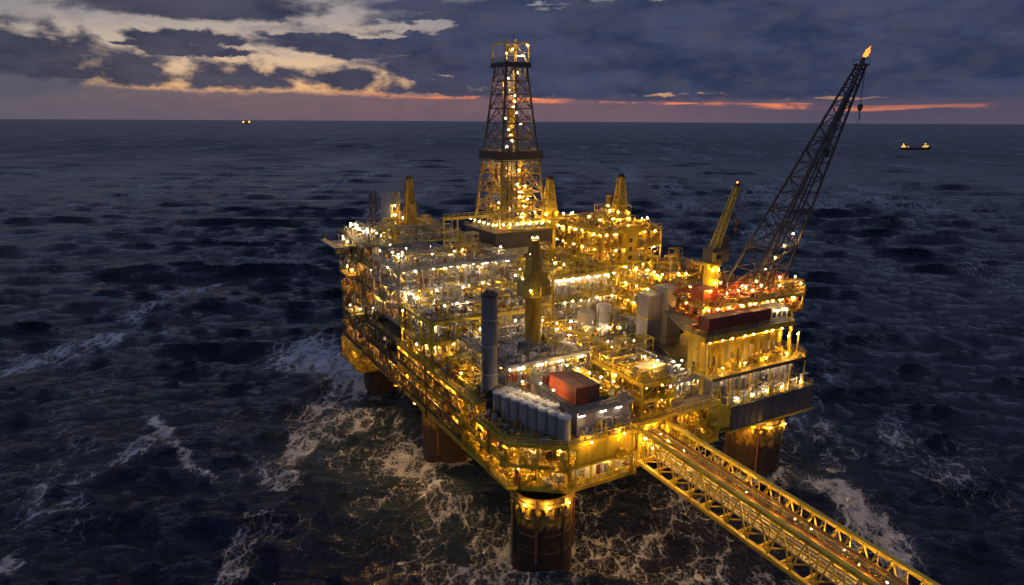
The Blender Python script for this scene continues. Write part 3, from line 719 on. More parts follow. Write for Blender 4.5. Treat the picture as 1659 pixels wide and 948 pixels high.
def tower_crane(name,label,x,y,z0,zp,zt,ped_r,flare,mat,head='A',beamdir=None,lampc='amber',desc='',house=2.2):
    t = thing(name,label,'crane',(x,y,z0))
    m = MB()
    if flare: m.lathe((x,y,0),[(ped_r,z0),(ped_r,zp-2.2),(ped_r*1.35,zp-1.4),(flare,zp-0.5),(flare,zp)],20)
    else: m.lathe((x,y,0),[(ped_r,z0),(ped_r,zp-0.8),(ped_r*1.25,zp-0.8),(ped_r*1.25,zp)],20)
    m.lathe((x,y,zp),[(flare or ped_r*1.25,0),(0.001,0.0)],20)
    m.build('pedestal', mat, t)
    h = zt-zp
    m = MB(); hw = house; m.box(x-hw,x+hw,y-1.8,y+1.8,zp+0.1,zp+h*0.28); m.box(x-hw-0.3,x-hw+1.2,y-2.8,y-1.82,zp+0.3,zp+h*0.22); m.box(x-hw*0.6,x+hw*0.9,y-1.5,y+1.5,zp+h*0.28+0.01,zp+h*0.42); m.box(x+hw*0.2,x+hw,y-2.6,y-1.82,zp+0.2,zp+h*0.17)
    for i in range(4): m.box(x-hw+0.3+i*hw*0.48,x-hw+0.3+i*hw*0.48+0.8,y-1.86,y-1.802,zp+0.5,zp+h*0.24)
    m.build('machinery_house', mat, t)
    m = MB(); lattice(m,[(x-1.9,y-1.5,zp+h*0.28),(x+1.9,y-1.5,zp+h*0.28),(x+1.9,y+1.5,zp+h*0.28),(x-1.9,y+1.5,zp+h*0.28)],[(x-0.7,y-0.7,zt-0.6),(x+0.7,y-0.7,zt-0.6),(x+0.7,y+0.7,zt-0.6),(x-0.7,y+0.7,zt-0.6)],5,0.55,0.3)
    tf_ = m.build('tower_frame', mat, t)
    m = MB(); m.box(x-0.55,x+0.55,y-0.4,y+0.4,zp+h*0.3,zt-0.8); m.build('mast_plate', mat, t)
    m = MB(); m.box(x-1.1,x+1.1,y-1.1,y+1.1,zt-0.6,zt-0.2); m.cyl((x-1.0,y,zt+0.2),(x+1.0,y,zt+0.2),0.5,n=10); m.build('sheave_head', STEEL, tf_)
    rr = flare or ped_r*1.2
    m = MB()
    for i in range(12):
        a = 2*math.pi*i/12; b = 2*math.pi*(i+1)/12; r2 = rr+0.3
        p = (x+r2*math.cos(a),y+r2*math.sin(a)); q = (x+r2*math.cos(b),y+r2*math.sin(b))
        m.bar((*p,zp),(*p,zp+1.2),0.1); m.bar((*p,zp+1.2),(*q,zp+1.2),0.1); m.bar((*p,zp+.6),(*q,zp+.6),0.08); m.bar((*p,zp),(*q,zp),0.5,0.14)
    m.build('handrail', mat, t)
    if beamdir:
        a = Vector((x,y,zp+h*0.2)); b = a+Vector(beamdir); d = Vector((beamdir[0],beamdir[1],0)).normalized(); s = Vector((-d.y,d.x,0))
        m = MB(); lattice(m,[a+s*1-Vector((0,0,.8)),a-s*1-Vector((0,0,.8)),a-s*1+Vector((0,0,.8)),a+s*1+Vector((0,0,.8))],[b+s*.4-Vector((0,0,.3)),b-s*.4-Vector((0,0,.3)),b-s*.4+Vector((0,0,.3)),b+s*.4+Vector((0,0,.3))],10,0.26,0.14); m.build('boom', mat, t)
        m = MB(); m.bar((x,y,zt),b,0.08); m.build('stay_cable', STEEL, t)
    for i in range(3):
        a = 2.4+i*1.5; lamp('bulkhead',lampc,x+(rr+0.2)*math.cos(a),y+(rr+0.2)*math.sin(a),zp+1.7,'small %s lamp on the rail of the %s' % (lampc if lampc=='amber' else 'white',desc),'lamps on the crane rails')
    return t
tower_crane('tower_crane','weathered yellow crane tower with narrow tapered head on the rear left roof',17,124,59.4,62,79,2.3,None,YELD,desc='rear left crane tower')
tower_crane('pedestal_crane','near yellow pedestal crane with machinery house on the grey service roof',14.5,29,41.3,55.2,70.2,2.25,None,YELD,lampc='warm',desc='near pedestal crane',house=3.9)
for dx,dy in ((-0.9,-0.6),(0.4,-0.9),(1.0,0.3)): lamp('bulkhead','amber',14.5+dx,29+dy,70.6,'amber lamp at the very top of the near pedestal crane','lamps at the top of the near pedestal crane')
m_ = tower_crane('flared_crane','yellow crane on a mushroom shaped flared pedestal right of the derrick',58,90,49,65.6,80,2.4,5.2,YEL,desc='flared crane right of the derrick')
tower_crane('column_crane','blunt yellow crane column above the upper right process stack',84,82,63,65.5,80.5,2.2,3.4,YEL,desc='blunt crane column')

# ---- catwalk beam between the rear left roof and the derrick
t = thing('catwalk_bridge','slim orange catwalk beam leading to the derrick base from the left','catwalk',(26,90,67))
m = MB(); m.bar((15.5,90,67.6),(33,90,67.6),0.6,0.8); m.build('beam', YEL, t); handrail(t,(15.5,89.7),(33,89.7),68,YEL)
for x in (16,21): 
    m = MB(); m.bar((x,90,56.5),(x,90,67.3),0.35); m.build('support_leg', YEL, t)
m = MB()
for z in (60,63.5,67.3): m.bar((16,90,z),(21,90,z),0.2)
m.build('support_brace', YEL, t)

# ---- drilling module and derrick
DM = thing('drill_floor_module','dark box shaped drill floor block under the derrick','drill floor',(45,96,44))
m = MB(); m.box(33.5,57,86,110,56.3,61.6)
for i in range(9): m.box(34.5+i*2.7,34.7+i*2.7,85.9,85.98,56.5,61.4); m.box(33.4,33.48,87+i*2.6,87.2+i*2.6,56.5,61.4)
m.build('dark_box', STEEL, DM)
m = MB(); m.box(33.2,57.3,85.7,110.3,61.62,62.0); m.build('drill_floor', DECK, DM)
m = MB(); m.box(35,56,87.5,109,44,56.28)
for z in (47.5,51.5,54.6): m.box(34.8,56.2,87.3,109.2,z,z+0.4)
for i in range(4): m.box(37+i*4.6,38.5+i*4.6,87.42,87.49,51.95,53.6,1)
m.build('substructure', [CREAM, STEEL], DM)
for a,b in (((33.4,85.9),(57.1,85.9)),((33.4,110),(33.4,85.9))): handrail(DM,a,b,62.0,YELD)
clutter(DM,(34.2,56.5,86.3,89,62,3.4),12,'mixed'); clutter(DM,(34,37.5,88,109,62,3.4),10,'mixed')
for i in range(9): lamp('bulkhead','warm',34.2+i*2.7,86.5,64.6,'small white lamp along the drill floor rail below the derrick','lamps along the drill floor')
for i in range(6): lamp('bulkhead','warm',34.2,89+i*3.6,64.4,'small white lamp along the drill floor rail below the derrick','lamps along the drill floor')
DK = thing('drilling_derrick','tall dark lattice drilling derrick glowing with lamps inside','derrick',(46,98,62))
cx, cy = 46, 98
def half(z):
    return 9.6+(7.2-9.6)*(z-62)/26 if z <= 88 else 7.0+(3.9-7.0)*(z-88)/31
Zs = [62,68.5,75,81.5,88]
Zu = [88,93.6,99,104,108.8,113.2,119]
def quad(z): h = half(z); return [Vector((cx-h,cy-h,z)),Vector((cx+h,cy-h,z)),Vector((cx+h,cy+h,z)),Vector((cx-h,cy+h,z))]
for zz, ch, wb, mat in ((Zs,0.75,0.34,YELD),(Zu,0.62,0.3,STEEL)):
    for i in range(4):
        m = MB(); m.bar(quad(zz[0])[i],quad(zz[-1])[i],ch); m.build('corner_leg', mat, DK)
    for a, b in zip(zz[:-1],zz[1:]):
        A, B = quad(a), quad(b); m = MB()
        for i in range(4):
            j = (i+1)%4; mid = (B[i]+B[j])/2; ma = (A[i]+A[j])/2
            m.bar(B[i],B[j],wb*1.1); m.bar(A[i],mid,wb); m.bar(A[j],mid,wb)
            m.bar((A[i]+B[i])/2,(A[i]*0.5+mid*0.5),wb*0.7); m.bar((A[j]+B[j])/2,(A[j]*0.5+mid*0.5),wb*0.7)
            m.bar((A[i]*0.5+mid*0.5),ma,wb*0.6); m.bar((A[j]*0.5+mid*0.5),ma,wb*0.6)
        m.build('bracing', mat, DK)
h = half(88)+1.1                                      # monkey board wind wall
m = MB()
for s in (-1,1):
    m.box(cx-h,cx+h,cy+s*h-0.12,cy+s*h+0.12,86.6,89.5); m.box(cx+s*h-0.12,cx+s*h+0.12,cy-h+0.13,cy+h-0.13,86.6,89.5)
for i in range(9):
    o = -h+2*h*i/8; m.box(cx+o-0.1,cx+o+0.1,cy-h-0.25,cy-h-0.13,86.5,89.6); m.box(cx-h-0.25,cx-h-0.13,cy+o-0.1,cy+o+0.1,86.5,89.6)
m.build('monkey_board_wall', STEEL, DK)
m = MB(); m.prism([(cx-h,cy-h),(cx+h,cy-h),(cx+h,cy-2.5),(cx-h,cy-2.5)],86.0,86.28); m.prism([(cx-h,cy+2.5),(cx+h,cy+2.5),(cx+h,cy+h),(cx-h,cy+h)],86.0,86.28); m.build('monkey_board', STEEL, DK)
for i in range(46):                                   # racked drill pipe
    x = cx-6+ (i%12)*0.55; y = cy-5.5+(i//12)*0.6
    if i%2 == 0:
        m = MB(); m.cyl((x,y,62),(x+0.3,y+0.3,88.5+rng.uniform(-1,1)),0.16,n=6); m.build('drill_pipe', rng.choice([GREY,STEEL,CREAM]), DK)
for z,(a,b) in ((71,(0.55,1)),(79,(0.6,1)),(94,(0.3,1)),(100,(0.3,0.9)),(106,(0.2,.9))):
    hh = half(z)-0.5; m = MB(); m.box(cx-hh,cx+hh,cy-hh,cy-hh+1.4,z,z+0.15); m.box(cx-hh,cx-hh+1.4,cy-hh+1.41,cy+hh,z,z+0.15); m.build('landing', GRATE, DK)
    handrail(DK,(cx-hh+1.5,cy-hh+1.5),(cx+hh,cy-hh+1.5),z+0.15,YELD)
for i in range(70):
    z = 62 if i < 26 else rng.uniform(63,84); hh = half(z)-1.2
    clutter(DK,(cx-hh,cx+hh,cy-hh,cy+hh-3,z,5.5),1,'yellow') if i < 34 else pipe(DK,(cx-hh,cx+hh,cy-hh,cy+hh,z,min(86,z+10)),rng.choice(PAL['yellow']))
for z,n_ in ((62,90),(68.5,60),(75,60),(81.5,40)):
    hh = half(z)-1.0; pipework(DK,(cx-hh,cx+hh,cy-hh,cy+hh,z,z+6),n_,'yellow')
m = MB(); m.box(cx-1.1,cx+1.1,cy-0.8,cy+0.8,99,104.5); m.box(cx-0.8,cx+0.8,cy-0.6,cy+0.6,94.5,98.5); m.build('travelling_block', YELD, DK)
for dx in (-1,-0.6,-0.2,0.2,0.6,1):
    m = MB(); m.bar((cx+dx,cy,104.5),(cx+dx,cy,119.5),0.1); m.build('hoist_cable', GREY, DK)
for s in (-2.2,2.2):
    m = MB(); m.bar((cx+s,cy+1.5,62),(cx+s,cy+1.5,119),0.4); m.build('guide_rail', YELD, DK)
hc = 5.2
m = MB(); m.box(cx-hc,cx+hc,cy-hc,cy+hc,118.6,119.2); m.bar((cx-hc,cy-hc,118.2),(cx+hc,cy-hc,118.2),0.3,1.0); m.bar((cx-hc,cy-hc,118.2),(cx-hc,cy+hc,118.2),0.3,1.0); m.build('crown_platform', STEEL, DK)
for a,b in (((cx-hc,cy-hc),(cx+hc,cy-hc)),((cx-hc,cy+hc),(cx-hc,cy-hc)),((cx+hc,cy-hc),(cx+hc,cy+hc)),((cx-hc,cy+hc),(cx+hc,cy+hc))): handrail(DK,a,b,119.2,STEEL,h=1.6)
m = MB()
for sx in (-4.6,4.6):
    for sy in (-4.6,4.6): m.bar((cx+sx,cy+sy,119.2),(cx+sx,cy+sy,126.2),0.4)
for s in (-4.6,4.6): m.bar((cx-4.6,cy+s,125.8),(cx+4.6,cy+s,125.8),0.3); m.bar((cx+s,cy-4.6,125.8),(cx+s,cy+4.6,125.8),0.3); m.bar((cx-4.6,cy+s,122.5),(cx+4.6,cy+s,122.5),0.25)
for s in (-1.8,1.8): m.bar((cx+s,cy,119.2),(cx+s,cy,127.2),0.5); m.bar((cx+s*2.4,cy-4.6,119.2),(cx+s,cy,126),0.25)
cf_ = m.build('crown_frame', YEL, DK)
m = MB()
for i in range(5): m.cyl((cx-1.2+i*0.6,cy-0.02,123.8),(cx-1.0+i*0.6,cy-0.02,123.8),1.2,n=14)
m.build('crown_sheaves', YELD, cf_)
m = MB(); m.bar((cx+1,cy,127),(cx+1,cy,129.2),0.14); m.build('antenna', STEEL, cf_)
for dx,dy,z in ((-4,-4,122),(-1,-3,123.5),(2,-4,121.5),(4.2,-4.2,125),(4.2,-2,121.6),(-4.4,-4.4,125.2),(0.5,-4.6,121.3)):
    lamp('bulkhead','amber' if dx > 3 else 'warm',cx+dx,cy+dy,z,'small lamp on the crown of the derrick','lamps on the derrick crown')
for i in range(56):
    z = 63+23*(i/40) if i < 41 else 89+27*((i-41)/14); hh = half(z)-1.0
    k = 0.75 if i < 41 else 0.85
    lamp('bulkhead','amber' if i%3 else 'warm',cx+rng.uniform(-hh,hh)*k,cy-hh*rng.uniform(0.0,0.9)*k,z,'small lamp inside the lattice of the derrick','lamps inside the derrick')

# ---- rear right modules
RW = module('rear_right_module','rear right module with a bright white lit wall facing the camera','platform module','rear right module',
       rect(37.5,64,55.3,85),[38.0,44.6,52.2],[0,3],['warm','warm'],'white',[CREAM,WHITE],3.4,3.2,0.6,seed=71,deckmat=DECK,colmat=YELD,roofn=20,roofpal='yellow',roofh=4,postn=4,rails=[1,2])
for i in range(6): lamp('tube','white',39+i*3.8,54.4,51.0,'white strip light over the bright wall of the rear right module','strip lights of the rear right module',0)
YT = module('upper_process_stack','tall golden process stack crowded with pipes left of the blunt crane column','platform module','golden upper process stack',
       rect(64.5,91,66,98),[38,44.5,51.0,57.3,63.0],[0,3],['amber'],'yellow',[YELD,YELD],3.6,4.2,0.85,seed=75,roofn=26,roofpal='yellow',roofh=3.6,postn=9,deckmat=DECKY,brace=0.7)
m = MB(); m.box(73,78,63.6,66.3,51.5,64.4); m.box(72.8,78.2,63.4,66.5,64.42,64.8)
for z in (53,56,59): m.box(74.2,75.6,63.52,63.59,z,z+1.4,1)
m.build('stair_tower', [YEL, STEEL], YT)
RS = module('right_flank_stack','low golden pipe deck descending from the upper stack toward the flare boom','platform module','right flank pipe deck',
       rect(64.8,98,37,65.5),[37.5,43.5,49.2],[0,3],['amber','amber'],'yellow',[YELD,GREY],4.0,4.4,0.8,seed=78,roofn=46,roofpal='yellow',roofh=3.8,postn=12,deckmat=DECKY,brace=0.6)
for x,y,z in ((93.5,78,71),):
    t = thing('vent_stack','short yellow vent pipe standing between the two far yellow cranes','vent stack',(x,y,63)); m = MB(); m.lathe((x-4,y+18,0),[(1.0,62),(1.0,70.5),(1.2,70.5),(1.2,71.6)],14); m.build('pipe', YELD, t)
    lamp('bulkhead','amber',x-5,y+17,67.5,'amber lamp on the short vent pipe','lamp of the vent pipe')

# ---- central canyon: pipe racks and white process area
PR = module('pipe_rack','open yellow pipe rack running back from the bridge landing beside the service block','pipe rack','central pipe rack',
       rect(26.6,36,-2.5,54),[24.0,29.5,34.6,38.6],[0,3],['amber','amber','amber'],'yellow',[YELD,None,None],3.6,5.2,0.75,seed=81,deckmat=GRATE,brace=0.9,bay=4.5,roofn=12,roofpal='yellow',roofh=2.4,postn=5)
for k in range(16):
    x = 27.2+k*0.55; z = 39.0+0.5*(k%3); m = MB(); m.tube([(x,-1.5+rng.uniform(0,6),z),(x,50,z),(x,50,z-2)],rng.choice([0.12,0.16,0.2]),7); m.build('rack_pipe', rng.choice([YEL,YELD,GREY]), PR)
for k in range(11):
    y = 0+k*5; m = MB(); m.bar((26.7,y,38.6),(26.7,y,41.4),0.3); m.bar((35.8,y,38.6),(35.8,y,41.4),0.3); m.bar((26.7,y,41.3),(35.8,y,41.3),0.3); m.bar((26.7,y,38.7),(31,y,41.2),0.2); m.build('rack_frame', YEL, PR)
    if k%2: lamp('bulkhead','amber',27.5,y+1,40.3,'small amber lamp on the frames of the central pipe rack','lamps on the frames of the central pipe rack')
WP = module('white_process_deck','pale process deck crowded with white pipes left of the accommodation block','platform module','pale process deck',
       rect(36.2,50,2.5,34),[24.2,29.8,35.0],[0,3],['warm','warm'],'white',[CREAM,WHITE],3.6,3.4,0.8,seed=85,deckmat=DECK,colmat=GREY,railmat=YEL,roofn=22,roofpal='white',roofh=3.8,brace=0.4,postn=6)
t = thing('white_cabin','boxy white equipment cabin above the bridge landing','cabin',(33.5,3,33))
m = MB(); m.box(30.2,37.4,0.4,5.4,36.0,40.4); m.box(30.0,37.6,0.2,5.6,40.42,40.7); wb_ = m.build('box', WHITE, t)
for z in (36.4,38.5):
    for i in range(4):
        m = MB(); m.box(30.6+i*1.7,31.9+i*1.7,0.3,0.38,z,z+1.3); m.build('panel', GREY, wb_)
m = MB()
for x,y in ((30.4,0.6),(37.2,0.6),(30.4,5.2),(37.2,5.2)): m.bar((x,y,29.6),(x,y,36),0.35)
m.build('support_frame', YEL, t); handrail(t,(30.1,0.3),(37.5,0.3),40.7,GREY)
for x in (31,34,37): lamp('bulkhead','warm',x,-0.5,35.4,'small white lamp under the boxy white cabin','lamps under the white cabin')
# grey towers
def duct_tower(x,y,a,z0,z1,label,mat):
    t = thing('duct_tower',label,'duct tower',(x,y,z0))
    m = MB(); m.box(x-a/2,x+a/2,y-a/2,y+a/2,z0,z1)
    m.build('casing', mat, t)
    for z in (z0+(z1-z0)*0.33, z0+(z1-z0)*0.66):
        m = MB(); 
        for s in (-1,1): m.bar((x-a/2-0.15,y+s*(a/2+0.1),z),(x+a/2+0.15,y+s*(a/2+0.1),z),0.18,0.5); m.bar((x+s*(a/2+0.1),y-a/2,z),(x+s*(a/2+0.1),y+a/2,z),0.18,0.45)
        m.build('band', YELD, t)
    m = MB(); m.box(x-a/2-0.12,x+a/2+0.12,y-a/2-0.12,y+a/2+0.12,z1+0.002,z1+0.3); m.build('cap', GREY, t)
    return t
duct_tower(62.4,29.5,5.8,30,51.8,'taller square grey duct tower beside the red box',CREAM)
duct_tower(56.3,31,5.0,30,50.0,'square grey duct tower standing left of the taller one',MAUVE)
for i,(x,y,r,z0,z1,mat,lb) in enumerate([(46.2,40,2.1,36,46.2,WHITE,'tall white round tank in front of the bright rear wall'),(41.2,42,2.6,36,44.2,CREAM,'squat cream tank left of the tall white tank'),(51.0,42,2.2,36,43.2,MAUVE,'low grey tank right of the tall white tank')]):
    t = thing('round_tank',lb,'tank',(x,y,z0)); m = MB(); m.lathe((x,y,0),[(r,z0),(r,z1-0.5),(r*0.93,z1-0.15),(r*0.5,z1+0.15),(0.001,z1+0.2)],24); m.build('shell', mat, t)
    m = MB(); m.lathe((x,y,z0+(z1-z0)*0.5),[(r,-.12),(r+.08,-.12),(r+.08,.12),(r,.12)],24); m.build('band', GREY, t)
    m = MB(); m.tube([(x-r-0.2,y-0.5,z0),(x-r-0.2,y-0.5,z1-1),(x-r+0.3,y-0.5,z1-1)],0.14,7); m.build('pipe', GREY, t)
MC = module('middle_process_deck','middle process deck of grey tanks and frames before the bright rear wall','platform module','middle process deck',
       rect(36.2,64,34.3,55),[30,36],[0,3],['warm'],'white',[CREAM],3.4,4.2,0.6,seed=88,deckmat=DECK,colmat=GREY,roofn=30,roofpal='mixed',roofh=4.2,postn=7)
CT = module('central_deck','central equipment deck of grey machinery between the near crane and the drill floor','platform module','central equipment deck',
       rect(26.8,36.8,54.5,85),[38,44,49.0],[0,3],['amber','warm'],'mixed',[YELD,CREAM],3.0,4.0,0.7,seed=89,roofn=24,roofpal='mixed',roofh=5,postn=6)

# ---- accommodation block on the right
AB = thing('accommodation_block','stepped accommodation block with dark fascia and golden lit balconies on the right','accommodation block',(72,12,18))
def slab(root,poly,z,th,mat,name='deck'):
    m = MB(); m.prism(poly,z-th,z); return m.build(name,mat,root)
slab(AB,rect(52,92.6,-0.6,33),18.9,0.6,DECKY)
m = MB(); m.box(59,92.8,-1.15,-0.95,18.5,25.4)
for i in range(14): m.box(59.3+i*2.5,59.42+i*2.5,-1.22,-1.16,18.6,25.3)
m.build('front_fascia', FASC, AB)
m = MB(); m.box(92.65,92.85,-0.9,30,18.5,25.4); m.build('side_fascia', FASC, AB)
m = MB(); m.bar((58.6,-1.2,18.2),(93,-1.2,18.2),0.5,0.5); m.build('edge_beam', YEL, AB)
m = MB(); m.box(52.4,58.8,-1.0,-0.82,20,26.5); m.box(58.82,58.98,-1.0,4,18.5,25.6); m.build('yellow_panel', YEL, AB)
slab(AB,[(58,-1),(92.8,-1),(92.8,33),(58,33)],25.2,0.4,DECK)
slab(AB,[(51.0,-1.0),(88.0,-1.0),(90.4,2.0),(90.4,33),(60,33),(51.0,10)],34.8,0.5,DECKY)
m = MB(); m.bar((51,-1.1,34.5),(88,-1.1,34.5),0.2,0.9); m.bar((88.1,-1.1,34.5),(90.5,2,34.5),0.2,0.9); m.bar((90.5,2,34.5),(90.5,33,34.5),0.2,0.9); m.build('balcony_edge', STEEL, AB)
slab(AB,[(50.2,1.6),(84.2,1.6),(86,4),(86,31),(61,31),(50.2,9.5)],45.4,0.5,DECK)
wall_panel(AB,(53,3.6),(88,3.6),25.25,34.2,MAUVE,rib=1.8); wall_panel(AB,(88,3.6),(88,33),25.25,34.2,GREY)
wall_panel(AB,(51.6,4.6),(83.4,4.6),34.85,44.8,YEL,rib=2.9); wall_panel(AB,(83.4,4.6),(83.4,30),34.85,44.8,YELD); wall_panel(AB,(51.5,9),(51.5,4.7),34.85,44.8,YELD); wall_panel(AB,(52.8,14),(52.8,3.7),19.0,34.2,YELD)
m = MB(); m.bar((50.2,1.48,44.9),(84.2,1.48,44.9),0.2,1.5); m.bar((50.1,1.5,44.9),(50.1,9.5,44.9),0.2,1.5); m.build('roof_edge', YELD, AB)
m = MB(); m.bar((84.3,1.5,44.9),(86.1,4,44.9),0.2,1.4); m.bar((86.1,4,44.9),(86.1,31,44.9),0.2,1.4); m.build('roof_edge', YELD, AB)
for a,b,z,mt in (((50.4,1.8),(84,1.8),45.4,YELD),((50.4,9.3),(50.4,1.8),45.4,YEL),((84,1.8),(85.8,4.1),45.4,YELD),((85.8,4.1),(85.8,31),45.4,YELD),
                 ((51.2,-0.8),(87.9,-0.8),34.8,YEL),((87.9,-0.8),(90.2,2.1),34.8,YEL),((90.2,2.1),(90.2,32),34.8,YEL),((51.2,9),(51.2,-0.8),34.8,YEL),((58.3,-0.8),(92.6,-0.8),25.2,YEL),((92.6,-0.8),(92.6,32),25.2,YEL)):
    handrail(AB,a,b,z,mt,h=1.5)
for x in (58.4,66,74,82,88.2):
    m = MB(); m.bar((x,-0.4,25.2),(x,-0.4,34.4),0.3); m.build('column', YEL, AB)
for x in (51.4,83.6,85.4,89.4):
    y_ = 1.7 if x < 84 else 3.6; m = MB(); m.bar((x,y_,34.8),(x,y_,45 if x < 87 else 41),0.35); m.build('column', YEL, AB)
for z,y,n,pal in ((25.25,1.3,22,'mixed'),(34.85,1.8,14,'yellow')):
    for i in range(n):
        x = rng.uniform(59,86); clutter(AB,(x-1.6,x+1.6,y-1.4,y+1.6,z,4.2),1,pal)
for i in range(13):
    x = 54+i*2.3; m = MB(); m.box(x,x+rng.uniform(0.5,1.3),4.2,4.52,35.2+rng.uniform(0,1.5),38+rng.uniform(0,3)); m.build(rng.choice(['door','wall_box']), rng.choice([YELD,BROWN,GREY,STEEL,CREAM]), AB)
    x = 54.5+i*2.5; m = MB(); m.box(x,x+rng.uniform(0.6,1.5),3.2,3.5,25.4+rng.uniform(0,1),28.2+rng.uniform(0,3)); m.build(rng.choice(['door','wall_box']), rng.choice([YELD,BROWN,STEEL,STEEL,CREAM]), AB)
    x = 53+i*2.7; m = MB(); m.tube([(x,4.0,35),(x,4.0,43.6),(x+1.2,4.0,43.6),(x+1.2,2.2,43.9)],0.12,6); m.build('pipe', rng.choice([YEL,YELD,GREY]), AB)
    if i%2: m = MB(); m.tube([(x,2.9,25.3),(x,2.9,33.2),(x+2.2,2.9,33.2),(x+2.2,2.9,29)],0.14,6); m.build('pipe', rng.choice([GREY,STEEL,YELD]), AB)
for zz in (43.9,42.9):
    m = MB(); m.tube([(52,3.2,zz),(83,3.2,zz)],0.15,6); m.build('pipe', YELD, AB)
pipework(AB,(59,91,-0.4,3.2,25.25,31),130,'mixed'); pipework(AB,(53,58.5,-0.4,3.2,25.25,33),50,'yellow'); pipework(AB,(52,58.8,-0.5,2.5,19,25),40,'yellow'); pipework(AB,(53,88,1.5,4.2,34.85,38),40,'yellow'); pipework(AB,(53,83,8,11.5,45.45,47.5),60,'red')
for i in range(8): lamp('bulkhead','amber',53.8+i*4.0+rng.uniform(-.9,.9),2.9,43.3,'amber lamp on the golden top storey front of the accommodation block','lamps of the golden top storey')
for i in range(4): lamp('bulkhead','amber',56+i*8.3,0.4,36.6,'amber lamp on the balcony railing of the golden storey','lamps on the rail of the golden storey')
for i in range(10): lamp('bulkhead','warm',56+i*3.5+rng.uniform(-.6,.6),2.2,32.4,'white lamp on the grey lower storey of the accommodation block','lamps of the grey lower storey')
for i in range(5): lamp('bulkhead','warm',61+i*6.4+rng.uniform(-1,1),-0.5,27.2,'white lamp low on the railing above the dark fascia','lamps above the dark fascia')
for x in (84.5,88.5):
    lamp('bulkhead','amber',x,3.2,40.4,'amber lamp at the right end of the golden balcony','lamps at the right end of the golden balcony')
for i in range(8): lamp('bulkhead','amber',60.5+i*4.2+rng.uniform(-1.2,1.2),0.8,16.9,'small amber lamp under the edge beam of the dark fascia','lamps under the dark fascia')
# roof: containers and machinery deck
container('cargo_container','dark maroon container on the accommodation roof nearest the left rail',53.0,61.0,3.6,7.2,45.45,49.7,MAROON,'x')
container('cargo_container','dark maroon container in the middle of the accommodation roof',62.2,69.4,4.0,7.6,45.45,49.5,MAROON,'x')
container('cargo_container','dark maroon container on the accommodation roof next to the pale cabin',69.9,77.0,4.0,7.6,45.45,49.3,MAROON,'x')
t = thing('roof_cabin','pale cream cabin at the right end of the roof containers','cabin',(81,6.5,45.45)); m = MB(); m.box(77.6,84.6,4.4,9.0,45.45,48.9); m.box(77.4,84.8,4.2,9.2,48.92,49.15); rb_ = m.build('box', CREAM, t)
for i in range(3):
    m = MB(); m.box(78.4+i*2.1,79.7+i*2.1,4.32,4.39,46.4,48.0); m.build('window', GLASS, rb_)
lamp('bulkhead','warm',80.0,3.9,48.2,'white lamp on the pale roof cabin','lamps of the pale roof cabin'); lamp('bulkhead','warm',83.4,3.9,48.2,'white lamp on the pale roof cabin','lamps of the pale roof cabin')
UD = module('boom_deck','upper machinery deck with orange lit red equipment at the foot of the flare boom','platform module','upper boom deck',
       [(59,12),(98,9.6),(102,16),(102,33),(64,33)],[45.5,50.2],[0,1,4],'amber','red',[RED],3.2,4.2,0.5,seed=91,colmat=YELD,deckmat=DECK,roofn=20,roofpal='red',roofh=2.6,postn=4,brace=0.1)
container('equipment_house','square red box house on the boom deck next to the grey duct tower',60.2,65.6,13.4,18,50.25,54.4,RED,'x')
container('equipment_house','dark red box house at the far right end of the boom deck',97.0,101.2,18.5,24,50.25,54.0,MAROON)
for i in range(6): lamp('bulkhead','amber',68+i*5,10.9-i*0.2,49.0,'amber lamp along the front of the upper boom deck','lamps along the front of the boom deck')

for x,y,z in ((62,12.4,54.2),(66.8,15,53.5),(69,13,52.6),(74,13.6,52.8),(79,12.6,52.4),(84,14,53),(90,12.4,52.6),(95.5,17,53.6),(59.8,10.6,49.4),(98.4,11.5,52.6)):
    lamp('bulkhead','amber',x,y,z,'small amber lamp among the red equipment on the boom deck','lamps among the red equipment on the boom deck')
# ---- flare boom
t = thing('flare_boom','very tall dark lattice boom leaning out to the right with a flame at its tip','flare boom',(87,20,50.3))
base = [(79,15.5,50.4),(94.5,15.5,50.4),(94.5,24.5,50.4),(79,24.5,50.4)]
tip = [(125.6,19.0,117.0),(127.6,19.0,117.0),(127.6,21.0,117.0),(125.6,21.0,117.0)]
m = MB(); lattice(m,base,tip,17,0.55,0.26,0.93); m.build('lattice_frame', STEEL, t)
B = [Vector(b) for b in base]; T = [Vector(q) for q in tip]
m = MB()
for k in (0.3,0.5,0.7): m.tube([B[0].lerp(B[1],k)+Vector((0,0.8,0)),T[0].lerp(T[1],k)+Vector((0,0.8,0))],0.28,8)
m.build('gas_pipe', STEEL, t)
m = MB()
a = (B[0]+B[1]+B[2]+B[3])/4; b = (T[0]+T[1]+T[2]+T[3])/4
for s in (-0.5,0.5): m.bar(a+Vector((s*2,0,0)),b+Vector((s,0,0)),0.3)
for i in range(60): c = a.lerp(b,i/60); m.bar(c+Vector((-0.9*(1-i/90),0,0)),c+Vector((0.9*(1-i/90),0,0)),0.16)
m.build('walkway', STEEL, t)
m = MB(); m.box(124.8,128.4,18.2,21.8,117,117.5)
for x in (124.9,128.3):
    m.bar((x,18.3,117.5),(x,18.3,118.9),0.14); m.bar((x,21.7,117.5),(x,21.7,118.9),0.14)
m.bar((124.9,18.3,118.9),(128.3,18.3,118.9),0.14); m.bar((124.9,21.7,118.9),(128.3,21.7,118.9),0.14); tp_ = m.build('tip_platform', STEEL, t)
m = MB(); m.cyl((127,20,117.5),(127.4,20,119.4),0.7,0.55,10); m.build('burner', STEEL, tp_)
